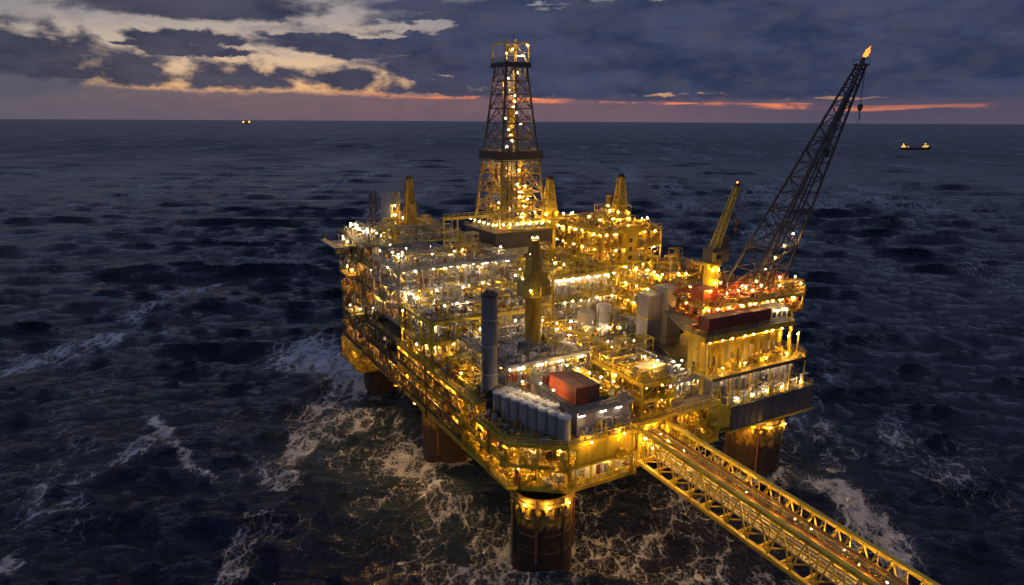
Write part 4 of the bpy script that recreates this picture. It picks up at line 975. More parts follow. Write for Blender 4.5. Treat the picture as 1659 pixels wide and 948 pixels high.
for k,(tt,w) in enumerate([(0.66,3.0),(0.74,2.2)]):
    c = a.lerp(b,tt); m = MB(); m.box(c.x-w-1.2,c.x-w+0.8,c.y-1.6,c.y+1.6,c.z,c.z+0.3); m.bar((c.x-w-1.1,c.y-1.5,c.z),(c.x-w-1.1,c.y-1.5,c.z+1.6),0.15); m.bar((c.x-w+0.7,c.y-1.5,c.z),(c.x-w+0.7,c.y-1.5,c.z+1.6),0.15); m.bar((c.x-w-1.1,c.y-1.5,c.z+1.6),(c.x-w+0.7,c.y-1.5,c.z+1.6),0.15); m.build('landing', STEEL, t)
c = a.lerp(b,0.62); m = MB(); m.cyl((c.x+3.4,c.y,c.z-2.2),(c.x+3.4,c.y,c.z+0.6),0.8,n=9); m.bar((c.x,c.y,c.z),(c.x+3.4,c.y,c.z+0.3),0.2); m.build('sheave_drum', BLACK, t)
fl = MB()
for (ox,h_,r_,ph_) in ((0,3.9,0.72,0.0),(0.7,2.9,0.48,1.4),(-0.35,1.9,0.4,2.6),(1.3,2.1,0.3,4.0)):
    b_ = len(fl.v)
    fl.lathe((127.5+ox*0.4,20+0.2*math.sin(ph_),119.2+abs(ox)*0.7),[(0.001,0),(r_*0.7,h_*0.07),(r_,h_*0.22),(r_*0.85,h_*0.42),(r_*0.5,h_*0.66),(r_*0.2,h_*0.86),(0.001,h_)],9)
    fl.v[b_:] = [(x+0.62*(z-119.2)+0.26*math.sin(z*1.9+ph_),y+0.2*math.sin(z*2.7+ph_),z) for x,y,z in fl.v[b_:]]
tag(fl.build('gas_flame', FLAME, None, (127.5,20,119.3)),'small orange gas flame burning at the tip of the tall boom','flame')
t = thing('crane_hook','dark hook block hanging on two cables from the tip of the tall boom','hook',(126.6,18.6,104))
for s in (-0.25,0.25):
    m = MB(); m.bar((126.6+s,18.6,117),(126.6+s,18.6,105.4),0.1); m.build('cable', STEEL, t)
m = MB(); m.box(126.1,127.1,18.3,18.9,103.4,105.5); m.cyl((126.6,18.1,104.6),(126.6,19.1,104.6),0.8,n=12); m.build('block', STEEL, t)
m = MB(); m.tube([(126.6,18.6,103.4),(126.6,18.6,102.2),(127.1,18.6,101.6),(127.0,18.6,101.0),(126.4,18.6,100.9)],0.16,6); m.bar((126.5,18.6,101),(126.3,18.6,98.6),0.1); m.build('hook', STEEL, t)
for k in range(5):
    c = a.lerp(b,0.03+0.05*k); lamp('bulkhead','amber',c.x-3+1.6*k,c.y-3.2,c.z+1.2,'amber lamp at the foot of the tall flare boom','lamps at the foot of the flare boom')

# ---- small lattice crane left of the boom
t = thing('lattice_crane','smaller yellow lattice jib crane with dark cab left of the flare boom','crane',(71,22,50.3))
x, y = 71.5, 22
m = MB(); m.lathe((x,y,0),[(2.2,50.3),(2.2,58.6),(2.9,59.2),(2.9,60)],18); m.lathe((x,y,60),[(2.9,0),(0.001,0)],18); m.build('pedestal', YEL, t)
m = MB(); m.box(x-2,x+4.6,y-2,y+2,60.1,64.2); m.box(x+2.2,x+4.9,y-1.6,y+1.6,64.22,67.4); m.build('machinery_house', STEEL, t)
m = MB(); m.box(x-2.2,x-0.2,y-3.6,y-2.02,60.4,63.2); cb_ = m.build('cab', YELD, t)
m = MB(); m.box(x-2.1,x-0.3,y-3.68,y-3.61,61.4,62.8); m.build('cab_window', GLASS, cb_)
jt = Vector((77.0,20,82.0))
m = MB(); lattice(m,[(x-1.3,y-1.1,62.6),(x+1.5,y-1.1,64),(x+1.5,y+1.0,64),(x-1.3,y+1.0,62.6)],[jt+Vector((-.5,-.5,0)),jt+Vector((.5,-.5,0)),jt+Vector((.5,.5,0)),jt+Vector((-.5,.5,0))],9,0.36,0.18); jb_ = m.build('jib', YEL, t)
m = MB(); m.cyl(jt+Vector((0,-0.6,0.1)),jt+Vector((0,0.6,0.1)),0.7,n=10); m.build('sheave', STEEL, jb_)
for dz in (0,0.6):
    m = MB(); m.bar(jt,(50,40,59+dz),0.09); m.build('stay_cable', STEEL, t)
m = MB(); m.bar(jt+Vector((0.7,-0.3,0)),jt+Vector((0.7,-0.3,-10)),0.09); m.build('hoist_cable', STEEL, t)
for z in (-10,-12.6):
    m = MB(); c = jt+Vector((0.7,-0.3,z)); m.lathe(c,[(0.001,-1.1),(0.5,-0.4),(0.5,0.3),(0.001,1.0)],9); m.bar(c+Vector((0,0,-2)),c,0.08); m.build('hook_block', BROWN, t)
lamp('bulkhead','red',jt.x,jt.y,jt.z+1.0,'orange red beacon on the tip of the smaller lattice jib','beacon')
for k in range(4): lamp('bulkhead','amber',x-2.5+k*1.2,y-2.9,58.0-(k%2)*4,'amber lamp on the pedestal of the smaller lattice jib crane','lamps of the smaller lattice crane')

# ---- bridge landing and bridge
BL = module('bridge_landing','golden open framework tower where the bridge meets the platform','platform module','bridge landing',
       rect(22.3,52,-3.6,2.2),[19.4,24.2,29.6],[0],['amber','amber'],'yellow',[YELD,YELD],2.8,3.2,0.8,seed=95,deckmat=GRATE,brace=0.8,bay=4.5)
stair(BL,24.5,-2.6,24.2,29.6,'x',1); stair(BL,38,-2.6,19.4,24.2,'x',1)
BR = thing('access_bridge','long yellow truss bridge with pipes crossing the water toward the lower right','bridge',(26,-7,21.5))
Y0, Y1 = -6.9, -135.0
def bx(y, s): return (26.6 + 0.062*(y+7)) + s*(4.3)
NB = 24; ys = [Y0+(Y1-Y0)*i/NB for i in range(NB+1)]
zt, zb = 29.7, 21.6
for s in (-1,1):
    m = MB(); m.bar((bx(Y0,s),Y0,zt),(bx(Y1,s),Y1,zt),0.95,0.75); m.build('top_chord', YEL, BR)
    m = MB(); m.bar((bx(Y0,s),Y0,zb),(bx(Y1,s),Y1,zb),0.85,0.75); m.build('bottom_chord', YEL, BR)
    for i in range(NB):
        ya, yb = ys[i], ys[i+1]; ym = (ya+yb)/2
        m = MB(); m.cyl((bx(ya,s),ya,zt-0.3),(bx(ym,s),ym,zb+0.3),0.17,n=7); m.build('brace', YEL, BR)
        m = MB(); m.cyl((bx(ym,s),ym,zb+0.3),(bx(yb,s),yb,zt-0.3),0.17,n=7); m.build('brace', YEL, BR)
        m = MB(); m.cyl((bx(ym,s),ym,zb+0.3),(bx(ym,s),ym,zt-0.3),0.12,n=6); zm = (zt+zb)/2; m.cyl(((bx(ya,s)+bx(ym,s))/2,(ya+ym)/2,zm),(bx(ym,s),ym,zt-2.2),0.09,n=6); m.cyl(((bx(yb,s)+bx(ym,s))/2,(yb+ym)/2,zm),(bx(ym,s),ym,zt-2.2),0.09,n=6); m.build('web_post', YEL, BR)
m = MB()
for y in ys: m.bar((bx(y,-1),y,zb),(bx(y,1),y,zb),0.4)
for i in range(NB): m.bar((bx(ys[i],-1),ys[i],zb),(bx(ys[i+1],1),ys[i+1],zb),0.22)
m.build('bottom_cross_beams', YEL, BR)
m = MB()
for i in range(NB*2+1):
    y = Y0+(Y1-Y0)*i/(NB*2); m.bar((bx(y,-1)+0.4,y,zt-1.15),(bx(y,1)-0.4,y,zt-1.15),0.22)
    m.bar((bx(y,1)-0.3,y,zt+0.3),(bx(y,1)-1.5,y,zt-1.1),0.12); 
m.build('rack_cross_beams', YELD, BR)
m = MB(); k = 0
for px in (-3.3,-2.7,-2.2,-1.7,-1.1,-0.5,0.1,0.6,1.2,1.8):
    m2 = MB(); r = (0.16,0.11,0.13,0.2,0.1)[k%5]; m2.cyl((bx(Y0,0)+px,Y0,zt-0.92+r),(bx(Y1,0)+px,Y1,zt-0.92+r),r,n=7); m2.build('bridge_pipe', (YELD,GREY,YEL,BROWN,YELD)[k%5], BR); k += 1
for i in range(4):
    m2 = MB(); px = -3.2+i*0.55; m2.cyl((bx(Y0,0)+px,Y0,zt-3.6+0.2*(i%2)),(bx(Y1,0)+px,Y1,zt-3.6+0.2*(i%2)),0.16,n=7); m2.build('bridge_pipe', (YEL,CREAM,YEL,GREY)[i], BR)
for i in range(NB):
    m = MB(); m.bar((bx(ys[i],-1)+0.3,ys[i],zt-3.9),(bx(ys[i],1)-0.3,ys[i],zt-3.9),0.18); m.build('pipe_support', YELD, BR)
m = MB(); m._add([(bx(Y0,0)-0.3,Y0,zb+0.45),(bx(Y0,0)+3.6,Y0,zb+0.45),(bx(Y1,0)+3.6,Y1,zb+0.45),(bx(Y1,0)-0.3,Y1,zb+0.45),(bx(Y0,0)-0.3,Y0,zb+0.6),(bx(Y0,0)+3.6,Y0,zb+0.6),(bx(Y1,0)+3.6,Y1,zb+0.6),(bx(Y1,0)-0.3,Y1,zb+0.6)],[(0,3,2,1),(4,5,6,7),(0,1,5,4),(1,2,6,5),(2,3,7,6),(3,0,4,7)]); m.build('walkway', GREY, BR)
handrail(BR,(bx(Y0,0)-0.2,Y0),(bx(Y1,0)-0.2,Y1),zb+0.6,YEL,step=3)
m = MB(); y=Y0
for s in (-1,1): m.bar((bx(Y0,s),Y0+0.2,zb-1.5),(bx(Y0,s),Y0+0.2,zt+1.2),0.6)
m.bar((bx(Y0,-1),Y0+.2,zt+1.1),(bx(Y0,1),Y0+.2,zt+1.1),0.5); m.build('portal_frame', YEL, BR)
for i in range(13):
    y = -9-i*5.2-rng.uniform(0,2.5)
    lamp('bulkhead','amber',bx(y,0)+rng.uniform(-0.6,2.4),y,zt-2.3,'small amber lamp inside the truss of the long bridge','lamps inside the bridge')
for i in range(14):
    y = -10-i*5.0-rng.uniform(0,1.5); lamp('strip','amber',bx(y,-1)+0.72,y,zt-0.3,'added slim amber strip light hidden behind the near top chord of the bridge','added strip lights along the bridge chord',R(90))  # strips added out of sight to turn the pipe rack golden
for i in range(4):
    lamp('bulkhead','amber',bx(-9,-1)+0.8+i*2.4,-8.2,zt-1.9-(i%2)*3,'amber lamp at the portal where the bridge starts','lamps at the bridge portal')
print('lamps', NL[0])

# ================================================================== SHIPS
def ship(name,label,x,y,ang,s,lr,n):
    t = thing(name,label,'ship',(0,0,0))
    m = MB(); w = 9
    prof = [(-48,0.75),(-46,1),(-20,1),(20,1),(36,0.8),(46,0.35),(50,0.04)]
    vs = []; 
    for z,k,sh in ((-2,0.85,-2),(3,0.95,0),(8.5,1,1.5)):
        for px,wd in prof: vs.append((px+(sh if px > 40 else 0),-w*wd*k,z+(3.0 if px > 30 and z > 5 else 0)))
        for px,wd in reversed(prof): vs.append((px+(sh if px > 40 else 0),w*wd*k,z+(3.0 if px > 30 and z > 5 else 0)))
    q = 14
    fs = [(l*q+i,l*q+(i+1)%q,(l+1)*q+(i+1)%q,(l+1)*q+i) for l in range(2) for i in range(q)]+[tuple(range(2*q,3*q)),tuple(reversed(range(q)))]
    m._add(vs,fs); m.build('hull', STEEL, t)
    m = MB(); m.box(24,40,-7,7,10.5,15); m.box(26,38,-6,6,15.01,19); m.box(28,37,-5.5,5.5,19.01,22.5); m.box(27.5,37.5,-7.5,7.5,22.51,23); m.build('bridge_house', CREAM, t)
    m = MB(); m.box(-46,-30,-6,6,8.6,13.5); m.box(-44,-33,-5,5,13.51,18); m.box(-42,-36,-4,4,18.01,21); m.build('stern_house', CREAM, t)
    m = MB(); m.bar((32,0,23),(32,0,37),0.9); m.bar((32,-4,31),(32,4,31),0.5); m.bar((27,0,31),(37,0,31),0.5); m.build('mast', STEEL, t)
    m = MB(); m.bar((-38,0,21),(-38,0,33),0.8); m.box(-40,-37,-1.5,1.5,27,29); m.build('stern_mast', STEEL, t)
    m = MB()
    for i in range(6): m.box(-24+i*7,-19+i*7,-5,5,8.6,10.6+(i%3))
    m.build('deck_cargo', BROWN, t)
    pts = [(-44,-7,11.5),(-40,-7,11.5),(-36,-7,11.5),(-31,-7,11.5),(-40,-6,16.5),(-36,-5.5,16.5),(-39,-4.5,22),(24,-8,13),(28,-8,13),(33,-8,13),(38,-7.5,13),(30,-6.5,18),(35,-6.5,18),(31,-6,24),(41,-5,16),(-22,-6,12)][:n]
    m = MB()
    for i,p in enumerate(pts): bulb(m,p,lr*(1.25 if i in (4,13) else 1),0)
    m.build('deck_lights', glow('ship_light_'+name,(1.0,0.52,0.09),3.2), t)
    t.location = (x,y,0); t.rotation_euler = (0,0,ang); t.scale = (s,s,s)
    return t
ship('supply_ship','dark supply ship with yellow lit bow and stern houses sailing on the right horizon',2500,1400,math.atan2(-0.861,0.508)+0.12,1.0,1.45,16)
ship('distant_ship','tiny lit ship far off on the left part of the horizon',2653,17600,math.atan2(-0.25,0.968)+0.2,1.9,4.6,14)

# ================================================================== SEA
CAMX, CAMY, CAMZ = -76.6, -120.4, 100.0
TH = R(29.5)
nrng = np.random.RandomState(5)
TAB = nrng.rand(256,256).astype(np.float32)
def vnoise(x, y):
    xi = np.floor(x).astype(np.int64); yi = np.floor(y).astype(np.int64)
    fx = (x-xi).astype(np.float32); fy = (y-yi).astype(np.float32)
    fx = fx*fx*(3-2*fx); fy = fy*fy*(3-2*fy)
    a = TAB[xi & 255, yi & 255]; b = TAB[(xi+1) & 255, yi & 255]; c = TAB[xi & 255, (yi+1) & 255]; d = TAB[(xi+1) & 255, (yi+1) & 255]
    return (a*(1-fx)+b*fx)*(1-fy)+(c*(1-fx)+d*fx)*fy
def fbm(x, y, o=4):
    s = 0; a = 0.5
    for i in range(o): s = s+a*vnoise(x,y); x = x*2.03+17.3; y = y*2.03+5.1; a *= 0.5
    return s/(1-0.5**o)
def sstep(a, b, x): t = np.clip((x-a)/(b-a),0,1); return t*t*(3-2*t)
def segdist(x, y, p, q):
    dx, dy = q[0]-p[0], q[1]-p[1]; l2 = dx*dx+dy*dy
    t = np.clip(((x-p[0])*dx+(y-p[1])*dy)/l2,0,1)
    return np.hypot(x-p[0]-t*dx, y-p[1]-t*dy)
def build_sea():
    NR, NA = 1250, 1000
    r = np.concatenate([[2.0], np.exp(np.linspace(math.log(45), math.log(60000), NR))])
    half_fov = R(62)
    a1 = np.linspace(-half_fov, half_fov, NA); a2 = np.linspace(half_fov, 2*math.pi-half_fov, 121)[1:-1]
    ang = np.concatenate([a1, a2]); na = len(ang)
    # angle 0 is the camera's heading
    A, Rr = np.meshgrid(ang, r)
    hx = np.sin(A+TH*1.0); hy = np.cos(A+TH*1.0)
    X = (CAMX + Rr*hx).astype(np.float64); Y = (CAMY + Rr*hy).astype(np.float64)
    X0 = X.copy(); Y0_ = Y.copy()
    cell = Rr*0.0058
    Zh = np.zeros_like(X, dtype=np.float32); DX = np.zeros_like(Zh); DY = np.zeros_like(Zh); J = np.zeros_like(Zh)
    grp = (0.65+0.7*fbm(X/140+3, Y/140+9, 2)).astype(np.float32)
    for i in range(104):
        if i < 10: lam = nrng.uniform(42,82); spread = 0.13; ak = 0.060
        elif i < 54: lam = 9*math.exp(nrng.rand()*math.log(32/9)); spread = 0.25; ak = 0.055
        else: lam = 2.6*math.exp(nrng.rand()*math.log(9/2.6)); spread = 0.48; ak = 0.050
        th = math.atan2(-0.80,-0.60)+0.12+nrng.randn()*spread
        k = 2*math.pi/lam; amp = ak/k; ph = nrng.rand()*6.283
        kx, ky = k*math.cos(th), k*math.sin(th)
        w = np.clip((lam/cell-2.0)/1.6,0,1).astype(np.float32)
        P = (kx*X0+ky*Y0_+ph); P = np.mod(P,2*math.pi).astype(np.float32)
        s = np.sin(P); c = np.cos(P); aw = w*amp*grp
        Zh += aw*c; DX -= aw*s*math.cos(th)*1.35; DY -= aw*s*math.sin(th)*1.35; J += aw*k*c
    X = X+DX; Y = Y+DY
    # foam density
    x = X0.astype(np.float32); y = Y0_.astype(np.float32)
    wx = x+14*(fbm(x/22,y/22,3)-0.5); wy = y+14*(fbm(x/22+50,y/22+7,3)-0.5)
    # streak coordinates along the wind
    us = (x*0.60+y*0.80); vs = (-x*0.80+y*0.60)
    streak = 0.5*fbm(us/30, vs/10, 4)+0.5*fbm(x/8+31,y/8+77,4)
    foam = np.zeros_like(x)
    def add(p, q, wdt, amp, gate=0.0, soft=1.0):
        d = segdist(wx, wy, p, q)
        f = amp*np.exp(-(d/wdt)**2*soft)
        if gate: f = f*sstep(gate, gate+0.28, streak)
        np.maximum(foam, f, out=foam)
    add((-120,216),(-72,238),13,0.8,0.30); add((-84,277),(-30,338),9,0.62,0.33)
    add((-15,178),(-4,124),13,0.95,0.12); add((-17,172),(-5,132),15,1.0,0.0)
    add((-78,133),(-74,112),2.6,0.95); add((-74,112),(-66,80),2.2,0.7); add((-72,118),(-84,98),9,0.5,0.38)
    add((-116,50),(-97,86),7,0.72,0.34); add((-112,66),(-108,92),6,0.5,0.36); add((-140,60),(-120,120),10,0.4,0.42)
    add((-68,30),(-36,92),8,0.6,0.36); add((-42,84),(-30,78),5,0.8,0.3); add((-30,92),(-14,128),9,0.55,0.3)
    add((-22,92),(-26,40),12,0.5,0.36); add((-14,100),(-9,6),10,0.55,0.33); add((-10,48),(-8,66),7,0.7,0.25)
    add((-16,30),(-12,-6),10,0.5,0.35)
    for (lx,ly,lr) in ((0.2,0.6,7.2),(1.5,59.5,6.9),(3,121,7.4),(77,5.5,7.6)):
        d = np.hypot(x-lx,y-ly)-lr; g = np.exp(-(np.maximum(d,0)/2.4)**2)*0.85*sstep(0.25,0.6,fbm(x/2.5,y/2.5,3)+0.18); np.maximum(foam,g,out=foam)
        g = np.exp(-(np.maximum(d,0)/11)**2)*0.5*sstep(0.35,0.6,streak); np.maximum(foam,g,out=foam)
    add((10,-4),(40,-26),18,0.40,0.30); add((20,14),(44,-8),14,0.36,0.33); add((0,-16),(20,-30),10,0.42,0.35)
    add((84,-14),(73,-42),7.5,0.95,0.15); add((70,-44),(66,-60),9,0.5,0.35); add((60,-20),(70,-40),8,0.5,0.3)
    add((95,5),(150,-2),12,0.45,0.36); add((110,-6),(135,-24),9,0.45,0.38); add((100,20),(150,44),14,0.6,0.34); add((120,40),(190,70),15,0.5,0.36); add((96,-2),(120,10),9,0.55,0.33)
    add((150,90),(230,130),14,0.4,0.42); add((40,250),(90,330),16,0.35,0.42)
    crest = sstep(0.62,1.15,J)*sstep(0.42,0.60,fbm(x/45+9,y/45+2,2)); foam = np.maximum(foam, 0.6*crest)
    farf = 0.42*sstep(0.60,0.72,fbm(us/260+3,vs/60,4)); farf *= np.clip((Rr-250)/400,0,1); foam = np.maximum(foam, farf.astype(np.float32))
    for p,q,wd,am in (((-22,110),(-16,10),24,0.34),((100,20),(130,-20),36,0.36),((20,-10),(60,-40),28,0.20),((-60,120),(-50,40),22,0.26),((-110,70),(-90,230),30,0.26)):
        dd = segdist(wx,wy,p,q); np.maximum(foam, am*np.exp(-(dd/wd)**2)*sstep(0.3,0.6,streak), out=foam)
    # ship wake
    d = segdist(x,y,(2500-0.47*140,1400+0.88*140),(2500+0.5*40,1400-0.86*40)); foam = np.maximum(foam, 0.9*np.exp(-(d/16)**2).astype(np.float32))
    aer_lit = 0.8*np.exp(-(segdist(wx,wy,(-34,84),(-24,36))/15)**2)+0.9*np.exp(-(segdist(wx,wy,(-14,95),(-10,-10))/13)**2)+0.75*np.exp(-(segdist(wx,wy,(96,8),(140,40))/22)**2)+0.5*np.exp(-(segdist(wx,wy,(-10,170),(-6,120))/16)**2)  # first patch: paler water painted in for the lamp pool; the rest is churn
    nr = len(r); N = nr*na
    co = np.empty((N,3),np.float32); co[:,0] = X.ravel(); co[:,1] = Y.ravel(); co[:,2] = Zh.ravel()
    ii = np.arange(nr-1)[:,None]*na; jj = np.arange(na)[None,:]; j2 = (np.arange(na)+1)%na
    quads = np.stack([ii+jj, ii+j2[None,:], ii+na+j2[None,:], ii+na+jj],-1).reshape(-1,4).astype(np.int32)
    # heading angle grows clockwise seen from above, so flip to face up
    quads = quads[:,::-1]
    me = bpy.data.meshes.new('sea'); nf = len(quads)
    me.vertices.add(N); me.vertices.foreach_set('co', co.ravel())
    me.loops.add(nf*4); me.loops.foreach_set('vertex_index', quads.ravel())
    me.polygons.add(nf); me.polygons.foreach_set('loop_start', np.arange(nf,dtype=np.int32)*4)
    me.polygons.foreach_set('use_smooth', np.ones(nf,bool))
    me.update(calc_edges=True)
    n_up = me.polygons[nf//2].normal.z
    if n_up < 0: me.flip_normals()
    for nm, arr in (('foam',foam),('aerated_and_lit',aer_lit)):
        at = me.attributes.new(nm,'FLOAT','POINT'); at.data.foreach_set('value', np.clip(arr,0,1).astype(np.float32).ravel())
    o = bpy.data.objects.new('sea', me); COL.objects.link(o); tag(o,kind='structure')
    return o
SEA = build_sea()
def sea_mat():
    m = bpy.data.materials.new('sea_water'); N, L = nodes_of(m); b = N['Principled BSDF']
    g = N.new('ShaderNodeNewGeometry')
    rot = N.new('ShaderNodeMapping'); rot.inputs['Rotation'].default_value = (0,0,-math.atan2(0.8,0.6)); L.new(g.outputs['Position'],rot.inputs[0])
    def noise(scale, sx, sy, det=5, ro=0.6, dist=0.0):
        mp = N.new('ShaderNodeMapping'); mp.inputs['Scale'].default_value = (sx,sy,0.3); L.new(rot.outputs[0],mp.inputs[0])
        n = N.new('ShaderNodeTexNoise'); n.inputs['Scale'].default_value = scale; n.inputs['Detail'].default_value = det; n.inputs['Roughness'].default_value = ro; n.inputs['Distortion'].default_value = dist
        L.new(mp.outputs[0],n.inputs['Vector']); return n.outputs['Fac']
    def math_(op, a, c=None, d=None):
        n = N.new('ShaderNodeMath'); n.operation = op
        for i, v in enumerate((a,c,d)):
            if v is None: continue
            if isinstance(v,(int,float)): n.inputs[i].default_value = v
            else: L.new(v,n.inputs[i])
        return n.outputs[0]
    def rng_(v, a, c, lo=0, hi=1):
        n = N.new('ShaderNodeMapRange'); n.interpolation_type = 'SMOOTHSTEP'
        n.inputs['From Min'].default_value = a; n.inputs['From Max'].default_value = c; n.inputs['To Min'].default_value = lo; n.inputs['To Max'].default_value = hi
        L.new(v,n.inputs['Value']); return n.outputs[0]
    fa = N.new('ShaderNodeAttribute'); fa.attribute_name = 'foam'; ae = N.new('ShaderNodeAttribute'); ae.attribute_name = 'aerated_and_lit'
    # lacy foam: warped cell network whose strands widen with the density
    wn = N.new('ShaderNodeTexNoise'); wn.inputs['Scale'].default_value = 0.35; wn.inputs['Detail'].default_value = 5; wn.inputs['Roughness'].default_value = 0.65; L.new(g.outputs['Position'],wn.inputs['Vector'])
    wv = N.new('ShaderNodeVectorMath'); wv.operation = 'MULTIPLY_ADD'; L.new(wn.outputs['Color'],wv.inputs[0]); wv.inputs[1].default_value = (5.5,5.5,0); L.new(rot.outputs[0],wv.inputs[2])
    def cells(scale):
        mp = N.new('ShaderNodeMapping'); mp.inputs['Scale'].default_value = (0.55,1,1); L.new(wv.outputs[0],mp.inputs[0])
        v = N.new('ShaderNodeTexVoronoi'); v.voronoi_dimensions = '2D'; v.feature = 'DISTANCE_TO_EDGE'; v.inputs['Scale'].default_value = scale; L.new(mp.outputs[0],v.inputs['Vector']); return v.outputs['Distance']
    c1 = cells(0.24); c2 = cells(0.75); nz = noise(1.3,0.5,1.0,6,0.65,0.4); nl = noise(0.16,0.5,1.0,4,0.6,0.4)
    f_ = math_('MULTIPLY',fa.outputs['Fac'],rng_(nl,0.30,0.62,0.35,1.25))
    wid = math_('MULTIPLY',math_('POWER',f_,1.75),0.56)
    wid = math_('MULTIPLY',wid,rng_(nz,0.25,0.75,0.35,1.6))
    def strand(c, k):
        return math_('SUBTRACT',1.0,math_('DIVIDE',c,math_('MAXIMUM',math_('MULTIPLY',wid,k),0.004)))
    s1 = rng_(strand(c1,1.0),-0.1,0.75); s2 = rng_(strand(c2,0.8),-0.1,0.9)
    soft = math_('MULTIPLY',math_('POWER',f_,2.0),rng_(nz,0.3,0.8,0.0,0.8))
    fm = math_('MAXIMUM',soft,math_('MAXIMUM',math_('MULTIPLY',s1,rng_(nl,0.35,0.55,0.45,1.0)),math_('MULTIPLY',s2,0.7)))
    fm = math_('MULTIPLY',fm,rng_(fa.outputs['Fac'],0.05,0.5,0.0,1.0))
    fm = math_('MULTIPLY',fm,rng_(nz,0.2,0.6,0.45,1.0))
    # colour
    mx = N.new('ShaderNodeMix'); mx.data_type = 'RGBA'; mx.inputs['A'].default_value = (0.008,0.014,0.036,1); mx.inputs['B'].default_value = (0.020,0.040,0.054,1)
    L.new(math_('MULTIPLY',ae.outputs['Fac'],0.85),mx.inputs['Factor'])
    m2 = N.new('ShaderNodeMix'); m2.data_type = 'RGBA'; m2.inputs['B'].default_value = (0.64,0.66,0.72,1)
    L.new(mx.outputs['Result'],m2.inputs['A']); L.new(fm,m2.inputs['Factor']); L.new(m2.outputs['Result'],b.inputs['Base Color'])
    b.inputs['IOR'].default_value = 1.33
    dist = N.new('ShaderNodeVectorMath'); dist.operation = 'DISTANCE'; L.new(g.outputs['Position'],dist.inputs[0]); dist.inputs[1].default_value = (20,40,0)
    far = rng_(dist.outputs['Value'],150,2500,0.11,0.46)      # unresolved ripples far out
    L.new(math_('ADD',far,math_('MULTIPLY',fm,0.5)),b.inputs['Roughness'])
    # ripples
    r1 = noise(0.26,1.0,0.36,7,0.66,0.4); r2 = noise(1.1,1.0,0.4,5,0.62,0.3); r3 = noise(0.06,1.0,0.4,6,0.62,0.4)
    rg = math_('SUBTRACT',1.0,math_('ABSOLUTE',math_('MULTIPLY_ADD',r1,3.0,-1.5))); rg2 = math_('SUBTRACT',1.0,math_('ABSOLUTE',math_('MULTIPLY_ADD',r3,3.0,-1.5)))
    hsum = math_('ADD',math_('ADD',math_('ADD',math_('MULTIPLY',rg,1.0),math_('MULTIPLY',rg2,2.6)),math_('ADD',math_('MULTIPLY',r1,1.5),math_('MULTIPLY',r2,0.7))),math_('ADD',math_('MULTIPLY',r3,5.0),math_('MULTIPLY',fm,0.3)))
    bp = N.new('ShaderNodeBump'); bp.inputs['Strength'].default_value = 1.0; bp.inputs['Distance'].default_value = 1.8
    L.new(hsum,bp.inputs['Height']); L.new(bp.outputs[0],b.inputs['Normal'])
    return m
SEA.data.materials.append(sea_mat())

# ================================================================== SKY
w = bpy.data.worlds.new('World'); sc.world = w; w.use_nodes = True
WN, WL = w.node_tree.nodes, w.node_tree.links
for n in list(WN): WN.remove(n)
out = WN.new('ShaderNodeOutputWorld'); bg = WN.new('ShaderNodeBackground'); WL.new(bg.outputs[0],out.inputs[0])
def wm(op, a, b=None, c=None, clamp=False):
    n = WN.new('ShaderNodeMath'); n.operation = op; n.use_clamp = clamp
    for i, v in enumerate((a,b,c)):
        if v is None: continue
        if isinstance(v,(int,float)): n.inputs[i].default_value = v
        else: WL.new(v,n.inputs[i])
    return n.outputs[0]
def wrange(v, a, b, lo=0.0, hi=1.0, smooth=True):
    n = WN.new('ShaderNodeMapRange'); n.interpolation_type = 'SMOOTHSTEP' if smooth else 'LINEAR'
    n.inputs['From Min'].default_value = a; n.inputs['From Max'].default_value = b; n.inputs['To Min'].default_value = lo; n.inputs['To Max'].default_value = hi
    WL.new(v,n.inputs['Value']); return n.outputs[0]
def wmix(f, a, b, mode='MIX'):
    n = WN.new('ShaderNodeMix'); n.data_type = 'RGBA'; n.blend_type = mode
    for key, v in (('Factor',f),('A',a),('B',b)):
        if isinstance(v,(int,float)): n.inputs[key].default_value = v
        elif isinstance(v,tuple): n.inputs[key].default_value = (*v,1)
        else: WL.new(v,n.inputs[key])
    return n.outputs['Result']
tc = WN.new('ShaderNodeTexCoord'); vr = WN.new('ShaderNodeVectorRotate'); vr.rotation_type = 'Z_AXIS'; vr.inputs['Angle'].default_value = TH
WL.new(tc.outputs['Generated'],vr.inputs['Vector'])
sx = WN.new('ShaderNodeSeparateXYZ'); WL.new(vr.outputs[0],sx.inputs[0])
az0 = wm('MULTIPLY',wm('ARCTAN2',sx.outputs['X'],sx.outputs['Y']),180/math.pi)     # degrees clockwise from the sunset-facing heading
el0 = wm('MULTIPLY',wm('ARCSINE',sx.outputs['Z']),180/math.pi)
az, el = az0, el0
def wnoise(sa, se, scale, det=7, rough=0.6, off=0.0, dist=0.0):
    cb = WN.new('ShaderNodeCombineXYZ'); WL.new(wm('MULTIPLY',az,sa),cb.inputs[0]); WL.new(wm('MULTIPLY',el,se),cb.inputs[1]); cb.inputs[2].default_value = off
    n = WN.new('ShaderNodeTexNoise'); n.inputs['Scale'].default_value = scale; n.inputs['Detail'].default_value = det; n.inputs['Roughness'].default_value = rough; n.inputs['Distortion'].default_value = dist
    WL.new(cb.outputs[0],n.inputs['Vector']); return n.outputs['Fac']
nb_ = wnoise(0.13,0.42,1.0,8,0.62,1.7,0.3)      # soft banks
nc_ = wnoise(0.45,0.85,1.0,8,0.60,4.2,0.2)      # cumulus lumps
ns_ = wnoise(0.10,1.3,1.0,6,0.6,8.8,0.4)        # long streaks
wa_ = wnoise(0.22,0.5,1.0,5,0.6,21.0); we_ = wnoise(0.22,0.5,1.0,5,0.6,33.0); wf_ = wnoise(0.9,1.6,1.0,5,0.6,40.0)
